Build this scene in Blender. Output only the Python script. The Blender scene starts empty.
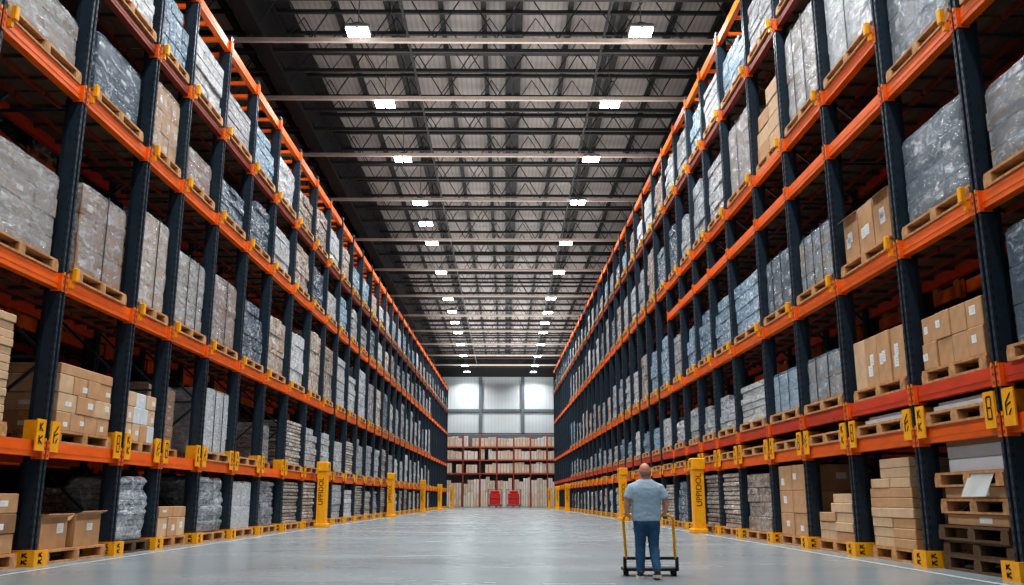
import bpy, math, random
from mathutils import Vector, Matrix, noise
random.seed(11)
PI = math.pi
SC = bpy.context.scene
COL = SC.collection

# ------------------------------------------------------------------ mesh builder
class MB:
    def __init__(s):
        s.v, s.f, s.m = [], [], []
    def face(s, idx, m=0):
        s.f.append(tuple(idx)); s.m.append(m)
    def quad(s, a, b, c, d, m=0):
        n = len(s.v); s.v += [tuple(a), tuple(b), tuple(c), tuple(d)]
        s.face((n, n+1, n+2, n+3), m)
    def hexa(s, p, m=0):
        n = len(s.v); s.v += [tuple(q) for q in p]
        for f in ((0, 3, 2, 1), (4, 5, 6, 7), (0, 1, 5, 4), (1, 2, 6, 5), (2, 3, 7, 6), (3, 0, 4, 7)):
            s.face([n+i for i in f], m)
    def box(s, x0, x1, y0, y1, z0, z1, m=0):
        if x0 > x1: x0, x1 = x1, x0
        s.hexa([(x0, y0, z0), (x1, y0, z0), (x1, y1, z0), (x0, y1, z0),
                (x0, y0, z1), (x1, y0, z1), (x1, y1, z1), (x0, y1, z1)], m)
    def bevbox(s, x0, x1, y0, y1, z0, z1, b=.02, m=0):
        if x0 > x1: x0, x1 = x1, x0
        n = len(s.v)
        for z, i in ((z0, b), (z0+b, 0), (z1-b, 0), (z1, b)):
            a0, a1, c0, c1 = x0+i, x1-i, y0+i, y1-i
            s.v += [(a0+b, c0, z), (a1-b, c0, z), (a1, c0+b, z), (a1, c1-b, z),
                    (a1-b, c1, z), (a0+b, c1, z), (a0, c1-b, z), (a0, c0+b, z)]
        s.face([n+7-i for i in range(8)], m)
        for r in range(3):
            for i in range(8):
                j = (i+1) % 8
                s.face((n+r*8+i, n+r*8+j, n+r*8+8+j, n+r*8+8+i), m)
        s.face([n+24+i for i in range(8)], m)
    def bar(s, p, q, w, h=None, m=0):
        p, q = Vector(p), Vector(q); h = h or w
        d = (q-p).normalized()
        up = Vector((0, 0, 1)) if abs(d.z) < .9 else Vector((0, 1, 0))
        a = d.cross(up).normalized()*w/2; b = a.cross(d).normalized()*h/2
        s.hexa([p-a-b, p+a-b, p+a+b, p-a+b, q-a-b, q+a-b, q+a+b, q-a+b], m)
    def loft(s, rings, m=0, caps=True):
        """rings: list of lists of points"""
        k = len(rings[0]); n = len(s.v)
        for r in rings: s.v += [tuple(p) for p in r]
        for i in range(len(rings)-1):
            for j in range(k):
                l = (j+1) % k
                s.face((n+i*k+j, n+i*k+l, n+(i+1)*k+l, n+(i+1)*k+j), m)
        if caps:
            s.face([n+k-1-j for j in range(k)], m)
            s.face([n+(len(rings)-1)*k+j for j in range(k)], m)
    def tube(s, pts, r, n=10, m=0):
        pts = [Vector(p) for p in pts]
        rs = r if isinstance(r, (list, tuple)) else [r]*len(pts)
        rings = []
        ref = None
        for i, p in enumerate(pts):
            d = ((pts[min(i+1, len(pts)-1)]-p).normalized() + (p-pts[max(i-1, 0)]).normalized()).normalized()
            if ref is None:
                ref = Vector((0, 0, 1)) if abs(d.z) < .9 else Vector((1, 0, 0))
            a = d.cross(ref).normalized(); b = d.cross(a).normalized()
            ref = b.cross(d) if b.cross(d).length > .1 else ref
            ref = -d.cross(a) if False else ref
            rings.append([p + a*math.cos(2*PI*j/n)*rs[i] + b*math.sin(2*PI*j/n)*rs[i] for j in range(n)])
            ref = a.cross(d).normalized()
        s.loft(rings, m)
    def cyl(s, p, q, r, n=16, m=0):
        s.tube([p, q], r, n, m)
    def mesh(s, name, mats, smooth=False):
        me = bpy.data.meshes.new(name)
        me.from_pydata(s.v, [], s.f)
        for mt in mats: me.materials.append(mt)
        if len(mats) > 1: me.polygons.foreach_set('material_index', s.m)
        if smooth: me.polygons.foreach_set('use_smooth', [True]*len(s.f))
        uv = me.uv_layers.new(name='UVMap')
        for p in me.polygons:
            n = p.normal
            ax, ay, az = abs(n.x), abs(n.y), abs(n.z)
            for li in p.loop_indices:
                c = me.vertices[me.loops[li].vertex_index].co
                if az >= ax and az >= ay: uv.data[li].uv = (c.x, c.y)
                elif ax >= ay: uv.data[li].uv = (c.y, c.z)
                else: uv.data[li].uv = (c.x, c.z)
        me.update()
        return me
    def build(s, name, mats, parent=None, loc=(0, 0, 0), rz=0, smooth=False):
        return inst(name, s.mesh(name, mats, smooth), parent, loc, rz)

def inst(name, me, parent=None, loc=(0, 0, 0), rz=0, scale=None):
    o = bpy.data.objects.new(name, me); COL.objects.link(o)
    if parent: o.parent = parent
    o.location = loc; o.rotation_euler = (0, 0, rz)
    if scale: o.scale = scale
    return o
def empty(name, loc, rz=0):
    return inst(name, None, None, loc, rz)
def tag(o, label=None, cat=None, group=None, kind=None):
    if label: o['label'] = label
    if cat: o['category'] = cat
    if group: o['group'] = group
    if kind: o['kind'] = kind
    return o
def struct(o): o['kind'] = 'structure'; return o
ONES = 'zeroth first second third fourth fifth sixth seventh eighth ninth tenth eleventh twelfth thirteenth fourteenth fifteenth sixteenth seventeenth eighteenth nineteenth'.split()
def ordn(n):
    if n < 20: return ONES[n]
    t, u = divmod(n, 10)
    if u == 0: return {2: 'twentieth', 3: 'thirtieth', 4: 'fortieth'}[t]
    return {2: 'twenty', 3: 'thirty', 4: 'forty'}[t] + '-' + ONES[u]

# ------------------------------------------------------------------ materials
def srgb(r, g, b):
    f = lambda c: (c/255/12.92) if c/255 <= .04045 else ((c/255+.055)/1.055)**2.4
    return (f(r), f(g), f(b), 1)
def new_mat(name):
    m = bpy.data.materials.new(name); m.use_nodes = True
    nt = m.node_tree; b = nt.nodes['Principled BSDF']
    return m, nt, b
def N(nt, t, **kw):
    n = nt.nodes.new(t)
    for k, v in kw.items():
        if hasattr(n, k): setattr(n, k, v)
        else: n.inputs[k].default_value = v
    return n
def ramp(nt, src, stops):
    r = nt.nodes.new('ShaderNodeValToRGB')
    e = r.color_ramp.elements
    while len(e) < len(stops): e.new(.5)
    for i, (p, c) in enumerate(stops):
        e[i].position = p; e[i].color = c if len(c) == 4 else (*c, 1)
    nt.links.new(src, r.inputs[0]); return r
def mixc(nt, fac, a, b, mode='MIX'):
    n = nt.nodes.new('ShaderNodeMix'); n.data_type = 'RGBA'; n.blend_type = mode
    for s, val in ((0, fac), (6, a), (7, b)):
        if isinstance(val, (int, float, tuple)): n.inputs[s].default_value = val
        else: nt.links.new(val, n.inputs[s])
    return n.outputs[2]
def plain(name, col, rough=.5, metal=0., var=.15, scale=4., bump=0., spec=.5):
    m, nt, b = new_mat(name)
    tc = N(nt, 'ShaderNodeTexCoord')
    nz = N(nt, 'ShaderNodeTexNoise', Scale=scale, Detail=5.); nt.links.new(tc.outputs['Object'], nz.inputs['Vector'])
    lo = tuple(c*(1-var) for c in col[:3]); hi = tuple(min(1, c*(1+var)) for c in col[:3])
    r = ramp(nt, nz.outputs['Fac'], [(.3, lo), (.7, hi)])
    nt.links.new(r.outputs[0], b.inputs['Base Color'])
    b.inputs['Roughness'].default_value = rough; b.inputs['Metallic'].default_value = metal
    b.inputs['Specular IOR Level'].default_value = spec
    if bump:
        bp = N(nt, 'ShaderNodeBump', Strength=bump, Distance=.02)
        nt.links.new(nz.outputs['Fac'], bp.inputs['Height']); nt.links.new(bp.outputs[0], b.inputs['Normal'])
    return m
def emis(name, col, st):
    m, nt, b = new_mat(name)
    b.inputs['Base Color'].default_value = col
    b.inputs['Emission Color'].default_value = col; b.inputs['Emission Strength'].default_value = st
    return m

M = {}
M['navy'] = plain('navy_steel', srgb(44, 58, 70), .36, 0.1, .2, 6.)
M['slot'] = plain('slot_dark', srgb(18, 24, 30), .8)
M['orange'] = plain('orange_steel', srgb(242, 106, 20), .42, 0, .12, 5.)
M['shaded_orange'] = plain('shaded_orange_steel', srgb(140, 52, 28), .55, 0, .2, 5.)  # orange steel, dark red because the weak light on it is painted in
M['red'] = plain('red_steel', srgb(205, 66, 30), .5, 0, .15, 5.)
M['steelgrey'] = plain('grey_steel', srgb(120, 122, 124), .4, .5, .15)
M['clip'] = plain('amber_clip', srgb(246, 150, 30), .4, 0, .12)
M['yellow'] = plain('yellow_paint', srgb(250, 172, 18), .42, 0, .12, 6.)
M['black'] = plain('black_print', srgb(22, 20, 18), .6)
M['wood'] = plain('pallet_wood', srgb(188, 140, 94), .75, 0, .32, 7., .3)
M['darkwood'] = plain('dark_pallet_wood', srgb(96, 72, 50), .8, 0, .3, 7., .3)
M['deck'] = plain('deck_board', srgb(96, 70, 54), .85, 0, .35, 5.)
M['white'] = plain('white_paper', srgb(226, 228, 226), .7, 0, .05)
M['tape'] = plain('packing_tape', srgb(196, 164, 120), .3, 0, .1)
M['card'] = plain('cardboard', srgb(190, 148, 108), .75, 0, .14, 3., .1)
M['card2'] = plain('cardboard_pale', srgb(204, 172, 138), .75, 0, .14, 3., .1)
M['card3'] = plain('cardboard_dark', srgb(150, 112, 80), .75, 0, .14, 3., .1)
M['whitebox'] = plain('white_box', srgb(206, 212, 216), .6, 0, .06)
M['strap'] = plain('black_strap', srgb(28, 32, 36), .5)
M['truss'] = plain('truss_steel', srgb(52, 52, 54), .55, .2, .2)
M['rail'] = plain('pale_rail', srgb(196, 182, 170), .5, 0, .08)
M['girder'] = plain('girder', srgb(40, 40, 42), .6, .2, .2)
M['housing'] = plain('lamp_housing', srgb(120, 124, 128), .4, .4)
M['lamp'] = emis('lamp_panel', (.92, .97, 1, 1), 22.)
M['wallside'] = plain('side_wall', srgb(58, 52, 48), .8, 0, .15, .5)
M['column'] = plain('wall_column', srgb(112, 124, 132), .5, 0, .08)
M['cartred'] = plain('red_plastic', srgb(222, 42, 36), .4, 0, .1)
M['rubber'] = plain('rubber', srgb(24, 24, 26), .7)
M['chrome'] = plain('chrome', srgb(170, 174, 176), .25, .9)
M['shelf'] = plain('shelf_red_brown', srgb(190, 96, 70), .55, 0, .12)
M['cardgrey'] = plain('cardboard_greyed', srgb(158, 144, 130), .75, 0, .14, 3., .1)
M['navybox'] = plain('dark_crate', srgb(74, 88, 102), .6, 0, .15)
M['print'] = plain('grey_print', srgb(110, 110, 110), .7)
M['line'] = plain('line_paint', srgb(172, 178, 180), .5, 0, .12, 3.)

def floor_mat():
    m, nt, b = new_mat('polished_concrete')
    tc = N(nt, 'ShaderNodeTexCoord')
    mp = N(nt, 'ShaderNodeMapping'); mp.inputs['Scale'].default_value = (.18, .5, 1)
    nt.links.new(tc.outputs['Object'], mp.inputs['Vector'])
    n1 = N(nt, 'ShaderNodeTexNoise', Scale=.9, Detail=6.); nt.links.new(mp.outputs[0], n1.inputs['Vector'])
    n2 = N(nt, 'ShaderNodeTexNoise', Scale=9., Detail=8.); nt.links.new(tc.outputs['Object'], n2.inputs['Vector'])
    r1 = ramp(nt, n1.outputs['Fac'], [(.3, srgb(128, 140, 144)), (.7, srgb(142, 153, 157))])
    r2 = ramp(nt, n2.outputs['Fac'], [(.3, (.93, .93, .93)), (.7, (1, 1, 1))])
    nt.links.new(mixc(nt, 1., r1.outputs[0], r2.outputs[0], 'MULTIPLY'), b.inputs['Base Color'])
    rr = ramp(nt, n1.outputs['Fac'], [(.3, (.23,)*3), (.7, (.29,)*3)])
    nt.links.new(rr.outputs[0], b.inputs['Roughness'])
    b.inputs['Specular IOR Level'].default_value = .42
    return m
M['floor'] = floor_mat()
def ceil_mat():
    m, nt, b = new_mat('roof_deck')
    tc = N(nt, 'ShaderNodeTexCoord')
    w = N(nt, 'ShaderNodeTexWave', Scale=1.2, Distortion=0.); w.bands_direction = 'X'
    nt.links.new(tc.outputs['Object'], w.inputs['Vector'])
    n = N(nt, 'ShaderNodeTexNoise', Scale=.35, Detail=4.); nt.links.new(tc.outputs['Object'], n.inputs['Vector'])
    r1 = ramp(nt, n.outputs['Fac'], [(.3, srgb(150, 144, 140)), (.7, srgb(176, 170, 165))])
    r2 = ramp(nt, w.outputs['Fac'], [(.1, (.82,)*3), (.5, (1,)*3)])
    nt.links.new(mixc(nt, 1., r1.outputs[0], r2.outputs[0], 'MULTIPLY'), b.inputs['Base Color'])
    b.inputs['Roughness'].default_value = .7
    return m
M['ceil'] = ceil_mat()
def wall_mat():
    m, nt, b = new_mat('end_wall_panel')
    tc = N(nt, 'ShaderNodeTexCoord')
    w = N(nt, 'ShaderNodeTexWave', Scale=.6); w.bands_direction = 'X'
    nt.links.new(tc.outputs['Object'], w.inputs['Vector'])
    r = ramp(nt, w.outputs['Fac'], [(0., srgb(208, 217, 219)), (.08, srgb(224, 231, 233))])
    nt.links.new(r.outputs[0], b.inputs['Base Color']); b.inputs['Roughness'].default_value = .6
    return m
M['wall'] = wall_mat()

def film_mat(name, c1, c2, film, amount=.5, bw=.62, bh=.42, rough=.22, mortar=.018):
    """goods under stretch film, seen as one surface"""
    m, nt, b = new_mat(name)
    uv = N(nt, 'ShaderNodeTexCoord')
    br = N(nt, 'ShaderNodeTexBrick'); nt.links.new(uv.outputs['UV'], br.inputs['Vector'])
    br.inputs['Color1'].default_value = c1; br.inputs['Color2'].default_value = c2
    br.inputs['Mortar'].default_value = tuple(x*.25 for x in c1[:3])+(1,)
    br.inputs['Scale'].default_value = 1.; br.inputs['Brick Width'].default_value = bw
    br.inputs['Row Height'].default_value = bh; br.inputs['Mortar Size'].default_value = mortar
    oi = N(nt, 'ShaderNodeObjectInfo')
    va = N(nt, 'ShaderNodeVectorMath', operation='SCALE'); va.inputs[0].default_value = (37, 19, 23)
    nt.links.new(oi.outputs['Random'], va.inputs['Scale'])
    ad = N(nt, 'ShaderNodeVectorMath', operation='ADD')
    nt.links.new(uv.outputs['Object'], ad.inputs[0]); nt.links.new(va.outputs[0], ad.inputs[1])
    mp = N(nt, 'ShaderNodeMapping'); mp.inputs['Scale'].default_value = (.9, .9, 3.); mp.inputs['Rotation'].default_value = (.25, .25, 0)
    nt.links.new(ad.outputs[0], mp.inputs['Vector'])
    nz = N(nt, 'ShaderNodeTexNoise', Scale=1.3, Detail=6., Distortion=1.2); nt.links.new(mp.outputs[0], nz.inputs['Vector'])
    t = 1-amount
    fm = ramp(nt, nz.outputs['Fac'], [(max(.02, .3+.4*(t-.5)), (.08,)*3), (min(.98, .62+.4*(t-.5)), (.92,)*3)])
    colr = mixc(nt, fm.outputs[0], br.outputs['Color'], film)
    mp2 = N(nt, 'ShaderNodeMapping'); mp2.inputs['Scale'].default_value = (1.3, 1.3, 1.9); mp2.inputs['Rotation'].default_value = (.5, -.4, .2)
    nt.links.new(ad.outputs[0], mp2.inputs['Vector'])
    n3 = N(nt, 'ShaderNodeTexNoise', Scale=2.6, Detail=7., Distortion=1.6); nt.links.new(mp2.outputs[0], n3.inputs['Vector'])
    st = ramp(nt, n3.outputs['Fac'], [(.52, (0,)*3), (.72, (.75,)*3)])  # white highlights of the film, painted into the colour as streaks
    colr = mixc(nt, st.outputs[0], colr, srgb(226, 230, 232))
    dk = ramp(nt, n3.outputs['Fac'], [(.3, (.55,)*3), (.48, (1,)*3)])
    colr = mixc(nt, 1., colr, dk.outputs[0], 'MULTIPLY')
    hs = N(nt, 'ShaderNodeHueSaturation')
    mr = N(nt, 'ShaderNodeMapRange'); mr.inputs['To Min'].default_value = .8; mr.inputs['To Max'].default_value = 1.35
    nt.links.new(oi.outputs['Random'], mr.inputs['Value']); nt.links.new(mr.outputs[0], hs.inputs['Value'])
    nt.links.new(colr, hs.inputs['Color'])
    nt.links.new(hs.outputs[0], b.inputs['Base Color'])
    b.inputs['Roughness'].default_value = rough
    n2 = N(nt, 'ShaderNodeTexNoise', Scale=3.2, Detail=5., Distortion=2.5); nt.links.new(mp.outputs[0], n2.inputs['Vector'])
    bp = N(nt, 'ShaderNodeBump', Strength=.8, Distance=.07); nt.links.new(n2.outputs['Fac'], bp.inputs['Height'])
    nt.links.new(bp.outputs[0], b.inputs['Normal'])
    return m
FILM = {
 'silver': film_mat('silver_film_load', srgb(126, 110, 98), srgb(144, 130, 118), srgb(172, 177, 182), .6),
 'grey': film_mat('grey_film_load', srgb(120, 122, 124), srgb(146, 146, 146), srgb(172, 180, 186), .55),
 'navy': film_mat('dark_film_load', srgb(52, 66, 80), srgb(70, 84, 98), srgb(118, 134, 148), .45),
 'white': film_mat('white_film_load', srgb(160, 156, 150), srgb(182, 178, 172), srgb(192, 197, 200), .6),
 'tan': film_mat('tan_film_load', srgb(152, 122, 98), srgb(172, 144, 120), srgb(184, 178, 170), .35),
 'teal': film_mat('blue_film_load', srgb(72, 106, 130), srgb(142, 156, 164), srgb(126, 156, 176), .5, .5, .5),
 'beige': film_mat('beige_film_load', srgb(164, 146, 130), srgb(182, 166, 150), srgb(198, 192, 186), .35, 1.4, .13),
 'sheets': film_mat('grey_sheet_load', srgb(112, 122, 130), srgb(142, 150, 156), srgb(170, 178, 184), .4, 3., .12),
}
DESC = {'silver': 'silver stretch-wrapped load', 'grey': 'grey stretch-wrapped load', 'navy': 'dark blue-grey wrapped load',
        'white': 'white stretch-wrapped load', 'tan': 'tan carton load', 'teal': 'pale blue wrapped load',
        'beige': 'beige flat-carton load', 'sheets': 'grey load of flat bundles'}
def clear_film(name, film, op=.45):
    m, nt, b = new_mat(name)
    out = nt.nodes['Material Output']
    tc = N(nt, 'ShaderNodeTexCoord')
    mp = N(nt, 'ShaderNodeMapping'); mp.inputs['Scale'].default_value = (.8, .8, 2.6); mp.inputs['Rotation'].default_value = (.25, .25, 0)
    nt.links.new(tc.outputs['Object'], mp.inputs['Vector'])
    nz = N(nt, 'ShaderNodeTexNoise', Scale=2.2, Detail=8., Distortion=.8); nt.links.new(mp.outputs[0], nz.inputs['Vector'])
    b.inputs['Base Color'].default_value = film; b.inputs['Roughness'].default_value = .17
    n2 = N(nt, 'ShaderNodeTexNoise', Scale=3., Detail=5., Distortion=2.5); nt.links.new(mp.outputs[0], n2.inputs['Vector'])
    bp = N(nt, 'ShaderNodeBump', Strength=.8, Distance=.07); nt.links.new(n2.outputs['Fac'], bp.inputs['Height'])
    nt.links.new(bp.outputs[0], b.inputs['Normal'])
    mp2 = N(nt, 'ShaderNodeMapping'); mp2.inputs['Scale'].default_value = (1.1, 1.1, 1.8); mp2.inputs['Rotation'].default_value = (.5, -.45, .2)
    nt.links.new(tc.outputs['Object'], mp2.inputs['Vector'])
    n3 = N(nt, 'ShaderNodeTexNoise', Scale=2.4, Detail=7., Distortion=1.6); nt.links.new(mp2.outputs[0], n3.inputs['Vector'])
    st = ramp(nt, n3.outputs['Fac'], [(.52, (0,)*3), (.74, (.75,)*3)])  # film glints painted as pale streaks in colour and opacity
    nt.links.new(mixc(nt, st.outputs[0], film, srgb(232, 236, 238)), b.inputs['Base Color'])
    tr = N(nt, 'ShaderNodeBsdfTransparent')
    mx = N(nt, 'ShaderNodeMixShader')
    r = ramp(nt, nz.outputs['Fac'], [(.3, (max(0, op-.12),)*3), (.72, (min(1, op+.3),)*3)])
    mxf = N(nt, 'ShaderNodeMath', operation='MULTIPLY_ADD'); nt.links.new(st.outputs[0], mxf.inputs[0]); mxf.inputs[1].default_value = .35; nt.links.new(r.outputs[0], mxf.inputs[2])
    nt.links.new(mxf.outputs[0], mx.inputs[0]); nt.links.new(tr.outputs[0], mx.inputs[1]); nt.links.new(b.outputs[0], mx.inputs[2])
    nt.links.new(mx.outputs[0], out.inputs['Surface'])
    return m
CF = {'silver': clear_film('clear_film_silver', srgb(196, 200, 204), .32), 'navy': clear_film('dark_film', srgb(104, 122, 138), .4),
      'white': clear_film('milky_film', srgb(206, 210, 212), .4), 'teal': clear_film('blue_film', srgb(128, 166, 190), .4),
      'grey': clear_film('clear_film_grey', srgb(150, 162, 172), .4), 'tan': clear_film('clear_film_tan', srgb(206, 200, 190), .25)}

# ------------------------------------------------------------------ camera
H = 1.25
F, TILT, YAW = 896.94, .2256, .0075
cd = bpy.data.cameras.new('camera'); cam = bpy.data.objects.new('camera', cd); COL.objects.link(cam)
cam.location = (0, 0, H); cam.rotation_euler = (PI/2+TILT, 0, -YAW)
cd.sensor_width = 36; cd.lens = 36*F/1024; cd.clip_end = 600
SC.camera = cam
def proj(x, y, z):
    z -= H
    x, y = x*math.cos(YAW)-y*math.sin(YAW), x*math.sin(YAW)+y*math.cos(YAW)
    zc = y*math.cos(TILT)+z*math.sin(TILT); yc = z*math.cos(TILT)-y*math.sin(TILT)
    return 512+F*x/zc, 292.5-F*yc/zc
def unproj_z(u, v, z):
    """ground point of a reading taken from the photograph, at height z"""
    a, b = (u-512)/F, (292.5-v)/F
    dx, dy, dz = a, math.cos(TILT)-b*math.sin(TILT), math.sin(TILT)+b*math.cos(TILT)
    dx, dy = dx*math.cos(YAW)+dy*math.sin(YAW), -dx*math.sin(YAW)+dy*math.cos(YAW)
    t = (z-H)/dz
    return dx*t, dy*t

# ------------------------------------------------------------------ rack frame of reference
RK = {'left': (-9.15, .0131, -1), 'right': (8.17, -.0149, 1)}
def P(side, d, y, z=0):
    X, a, s = RK[side]
    return Vector((X+a*y+s*d, y, z))
def RZ(side): return -math.atan(RK[side][1])
PL = [11.3, 14.5, 17.7, 21.1, 23.45, 26.4, 29.5, 32.6, 35.9, 39.2, 42.3, 45.4, 48.6, 51.8, 55.2]
while PL[-1] < 118: PL.append(PL[-1]+3.2)
PR = [11.2, 14.4, 17.4, 20.7, 23.75, 26.7, 30.1, 32.9, 35.5, 38.2, 41., 43.9, 46.8]
while PR[-1] < 117: PR.append(PR[-1]+3.0)
POSTS = {'left': PL, 'right': PR}
LV = {'left': [0, 2.185, 5.5, 9.59, 12.38, 15.37], 'right': [0, 2.41, 3.21, 6.13, 9.53, 10.96, 14.7, 17.64]}
SHELF = {'left': ['floor row', 'first shelf', 'second shelf', 'third shelf', 'fourth shelf'],
         'right': ['floor row', 'lowest shelf', 'second shelf', 'third shelf', 'fourth shelf', 'fourth shelf', 'fifth shelf']}

# ------------------------------------------------------------------ setting
YE = 138.
ZG = H+YE*math.tan(math.atan((292.5-410.7)/F)+TILT)
ZT = H+YE*math.tan(math.atan((292.5-377)/F)+TILT)
mb = MB(); mb.box(-19, 19, -14, YE+1, -.2, 0); struct(mb.build('floor', [M['floor']]))
mb = MB(); mb.box(-19, 19, -14, YE+1, 23.0, 23.2); struct(mb.build('ceiling', [M['ceil']]))
mb = MB(); mb.box(-19, 19, YE, YE+.4, 0, 23.0); struct(mb.build('wall_end', [M['wall']]))
mb = MB(); mb.box(-19.2, -19, -14, YE+.4, 0, 23.0); struct(mb.build('wall_left', [M['wallside']]))
mb = MB(); mb.box(19, 19.2, -14, YE+.4, 0, 23.0); struct(mb.build('wall_right', [M['wallside']]))
k = 1
for u in (480.6, 522.8, 440, 563):
    x, _ = ((u-512)/F+math.sin(YAW))*YE*1.0, 0
    mb = MB(); mb.box(x-.25, x+.25, YE-.35, YE, 0, 23.); struct(mb.build('trim_%d' % k, [M['column']])); k += 1
mb = MB(); mb.box(-17, 17, YE-.2, YE, ZG-.22, ZG+.22); struct(mb.build('trim_%d' % k, [M['column']])); k += 1
mb = MB(); mb.box(-17, 17, YE-.5, YE, ZT, 23.); struct(mb.build('trim_%d' % k, [M['girder']])); k += 1

for side in ('left', 'right'):
    mb = MB()
    a, b = P(side, -.62, 4, .004), P(side, -.62, 121, .004)
    c, d = P(side, -.50, 121, .004), P(side, -.50, 4, .004)
    mb.quad(a, b, c, d) if side == 'right' else mb.quad(d, c, b, a)
    tag(mb.build('floor_line', [M['line']]), 'pale painted line on floor along foot of the %s rack' % side, 'floor line')

# ------------------------------------------------------------------ roof steel
BARS = [12., 19., 26.8, 34.4, 40., 47.3, 55., 64.2, 73.2, 83.2, 92.5, 101.5, 110.5, 119.5, 128.5]
XW = 18.6
def zigzag(mb, y, z0, z1, pitch, w, m, lean=0.):
    n = int(2*XW/pitch)
    for i in range(n):
        x = -XW+i*pitch
        mb.bar((x, y, z0), (x+pitch/2, y+lean, z1), w, m=m); mb.bar((x+pitch/2, y+lean, z1), (x+pitch, y, z0), w, m=m)
vis = 0
for i, y in enumerate(BARS):
    if proj(0, y, 20)[1] > 0: vis += 1
    t = empty('roof_truss', (0, y, 20))
    tag(t, 'steel roof truss with pale lower rail across the hall, %s from near end' % ordn(max(vis, 1)) if vis else 'steel roof truss nearest above the camera with pale lower rail, out of view (%s)' % ordn(i+1), 'roof truss')
    mb = MB(); mb.box(-XW, XW, -.08, .08, -.09, .09); mb.build('bottom_chord', [M['rail']], t)
    mb = MB(); mb.box(-XW, XW, -.1, .1, 2.3, 2.5); mb.build('top_chord', [M['truss']], t)
    mb = MB(); zigzag(mb, 0, .1, 2.35, 2.6, .045, 0); mb.build('web', [M['truss']], t)
    yn = BARS[i+1] if i+1 < len(BARS) else y+9
    for q, fr in enumerate((.36, .7)):
        yy = y+(yn-y)*fr
        j = empty('bar_joist', (0, yy, 20.6))
        tag(j, 'dark open-web bar joist, %s one behind the %s pale roof rail' % (('nearer', 'farther')[q], ordn(max(vis, 1))) if vis else 'dark bar joist above the camera (%s)' % ordn(i*2+q+1), 'roof joist', 'bar joists under the roof deck')
        for zc in (0., 1.9):
            mb = MB(); mb.box(-XW, XW, -.08, .08, zc-.08, zc+.08); mb.build('chord', [M['truss']], j)
        mb = MB(); zigzag(mb, 0, 0, 1.9, 2.1, .036, 0, .5); mb.build('web', [M['truss']], j)
PX = [-15.5, -12.6, -9.9, -7.6, -5.3, -4.9, -2.9, -1.0, .15, .6, 2.9, 4.9, 5.4, 7.7, 9.9, 12.6, 15.5]
for i, x in enumerate(PX):
    w = .32 if i in (2, 14) else (.16 if i in (5, 8, 9, 12) else .12)
    mb = MB(); mb.box(x-w/2, x+w/2, -13, YE-.6, 22.62, 22.98)
    mb.box(x-w, x+w, -13, YE-.6, 22.58, 22.63)
    tag(mb.build('roof_purlin', [M['girder']]), 'dark lengthwise roof purlin under the deck, %s from the left' % ordn(i+1), 'roof purlin', 'purlins along the roof')
for s, sn in ((-1, 'left'), (1, 'right')):
    mb = MB(); x = s*10.6
    mb.box(x-.35, x+.35, -13, YE-.6, 20.3, 20.5); mb.box(x-.12, x+.12, -13, YE-.6, 20.5, 22.4); mb.box(x-.35, x+.35, -13, YE-.6, 22.4, 22.6)
    tag(mb.build('roof_girder', [M['girder']]), 'dark lengthwise I-beam girder above the %s rack' % sn, 'roof girder')
    # sprinkler pipe
    mb = MB(); mb.tube([(s*4.2, -13, 20.55), (s*4.2, YE-.6, 20.55)], .06, 8)
    tag(mb.build('sprinkler_pipe', [M['truss']]), 'thin dark pipe running lengthwise under the roof near the %s lamps' % sn, 'pipe')

# lamps: read off the photo, hung at 19.9 m
LA = [(358, 33), (385, 105), (403, 160), (420, 203.7), (426, 224.5), (432, 244), (441, 273), (448, 299.5), (452, 312), (455, 323), (458, 333), (460.5, 344.7), (463.5, 356), (465, 366), (467.5, 374.5)]
LB = [(641, 33), (610, 105), (591, 160), (578, 203), (566, 244), (559, 273), (551, 299), (548, 313), (545, 323.5), (543, 333), (540.5, 345), (537.5, 356.5), (535, 366), (533, 374.5)]
PWR, UP = 1000, .35
def lamp(x, y, label, power, dim=False):
    t = empty('high_bay_light', (x, y, 19.86)); tag(t, label, 'ceiling light')
    mb = MB(); mb.bevbox(-.5, .5, -.42, .42, .06, .24, .05); mb.bevbox(-.2, .2, -.2, .2, .24, .42, .05); mb.bar((0, 0, .42), (0, 0, 3.13), .04)
    mb.build('housing', [M['housing']], t)
    mb = MB()
    for a in (-1, 1):
        mb.box(a*.25-.2, a*.25+.2, -.36, .36, 0, .06)
    mb.build('lamp_panel', [M['lamp']], t)
    ld = bpy.data.lights.new('light', 'AREA'); ld.shape = 'RECTANGLE'; ld.size = 1.0; ld.size_y = .9; ld.energy = power; ld.color = (.97, .985, 1.); ld.spread = math.radians(140)
    lo = bpy.data.objects.new('light', ld); COL.objects.link(lo); lo.location = (x, y, 19.8)
PWR, UP = 520, .0
for side, LST in (('left', LA), ('right', LB)):
    for i, (u, v) in enumerate(LST):
        x, y = unproj_z(u, v, 19.86)
        y = min(y, YE-3)
        nb = min([abs(y-b) for b in BARS])
        lamp(x, y, 'bright white high-bay light in the %s row, %s from the near end' % (side, ordn(i+1)), PWR if y < 112 else PWR*.8)
    for i, y in enumerate((28., 21., 14., 7.)):
        s = -1 if side == 'left' else 1
        lamp(s*5.7, y, 'high-bay light above the camera in the %s row, %s beyond the top of the picture' % (side, ordn(i+1)), PWR)

# added unseen area lights facing up, to brighten the roof deck
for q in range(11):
    lu = bpy.data.lights.new('added_uplight', 'AREA'); lu.shape = 'RECTANGLE'; lu.size = 15.; lu.size_y = 10.; lu.energy = 480 if q < 6 else 480+(q-5)*190; lu.color = (1., .985, .97)
    lo = bpy.data.objects.new('added_uplight', lu); COL.objects.link(lo); lo.location = (0, 14+q*11.5, 18.2); lo.rotation_euler = (PI, 0, 0)
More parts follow.
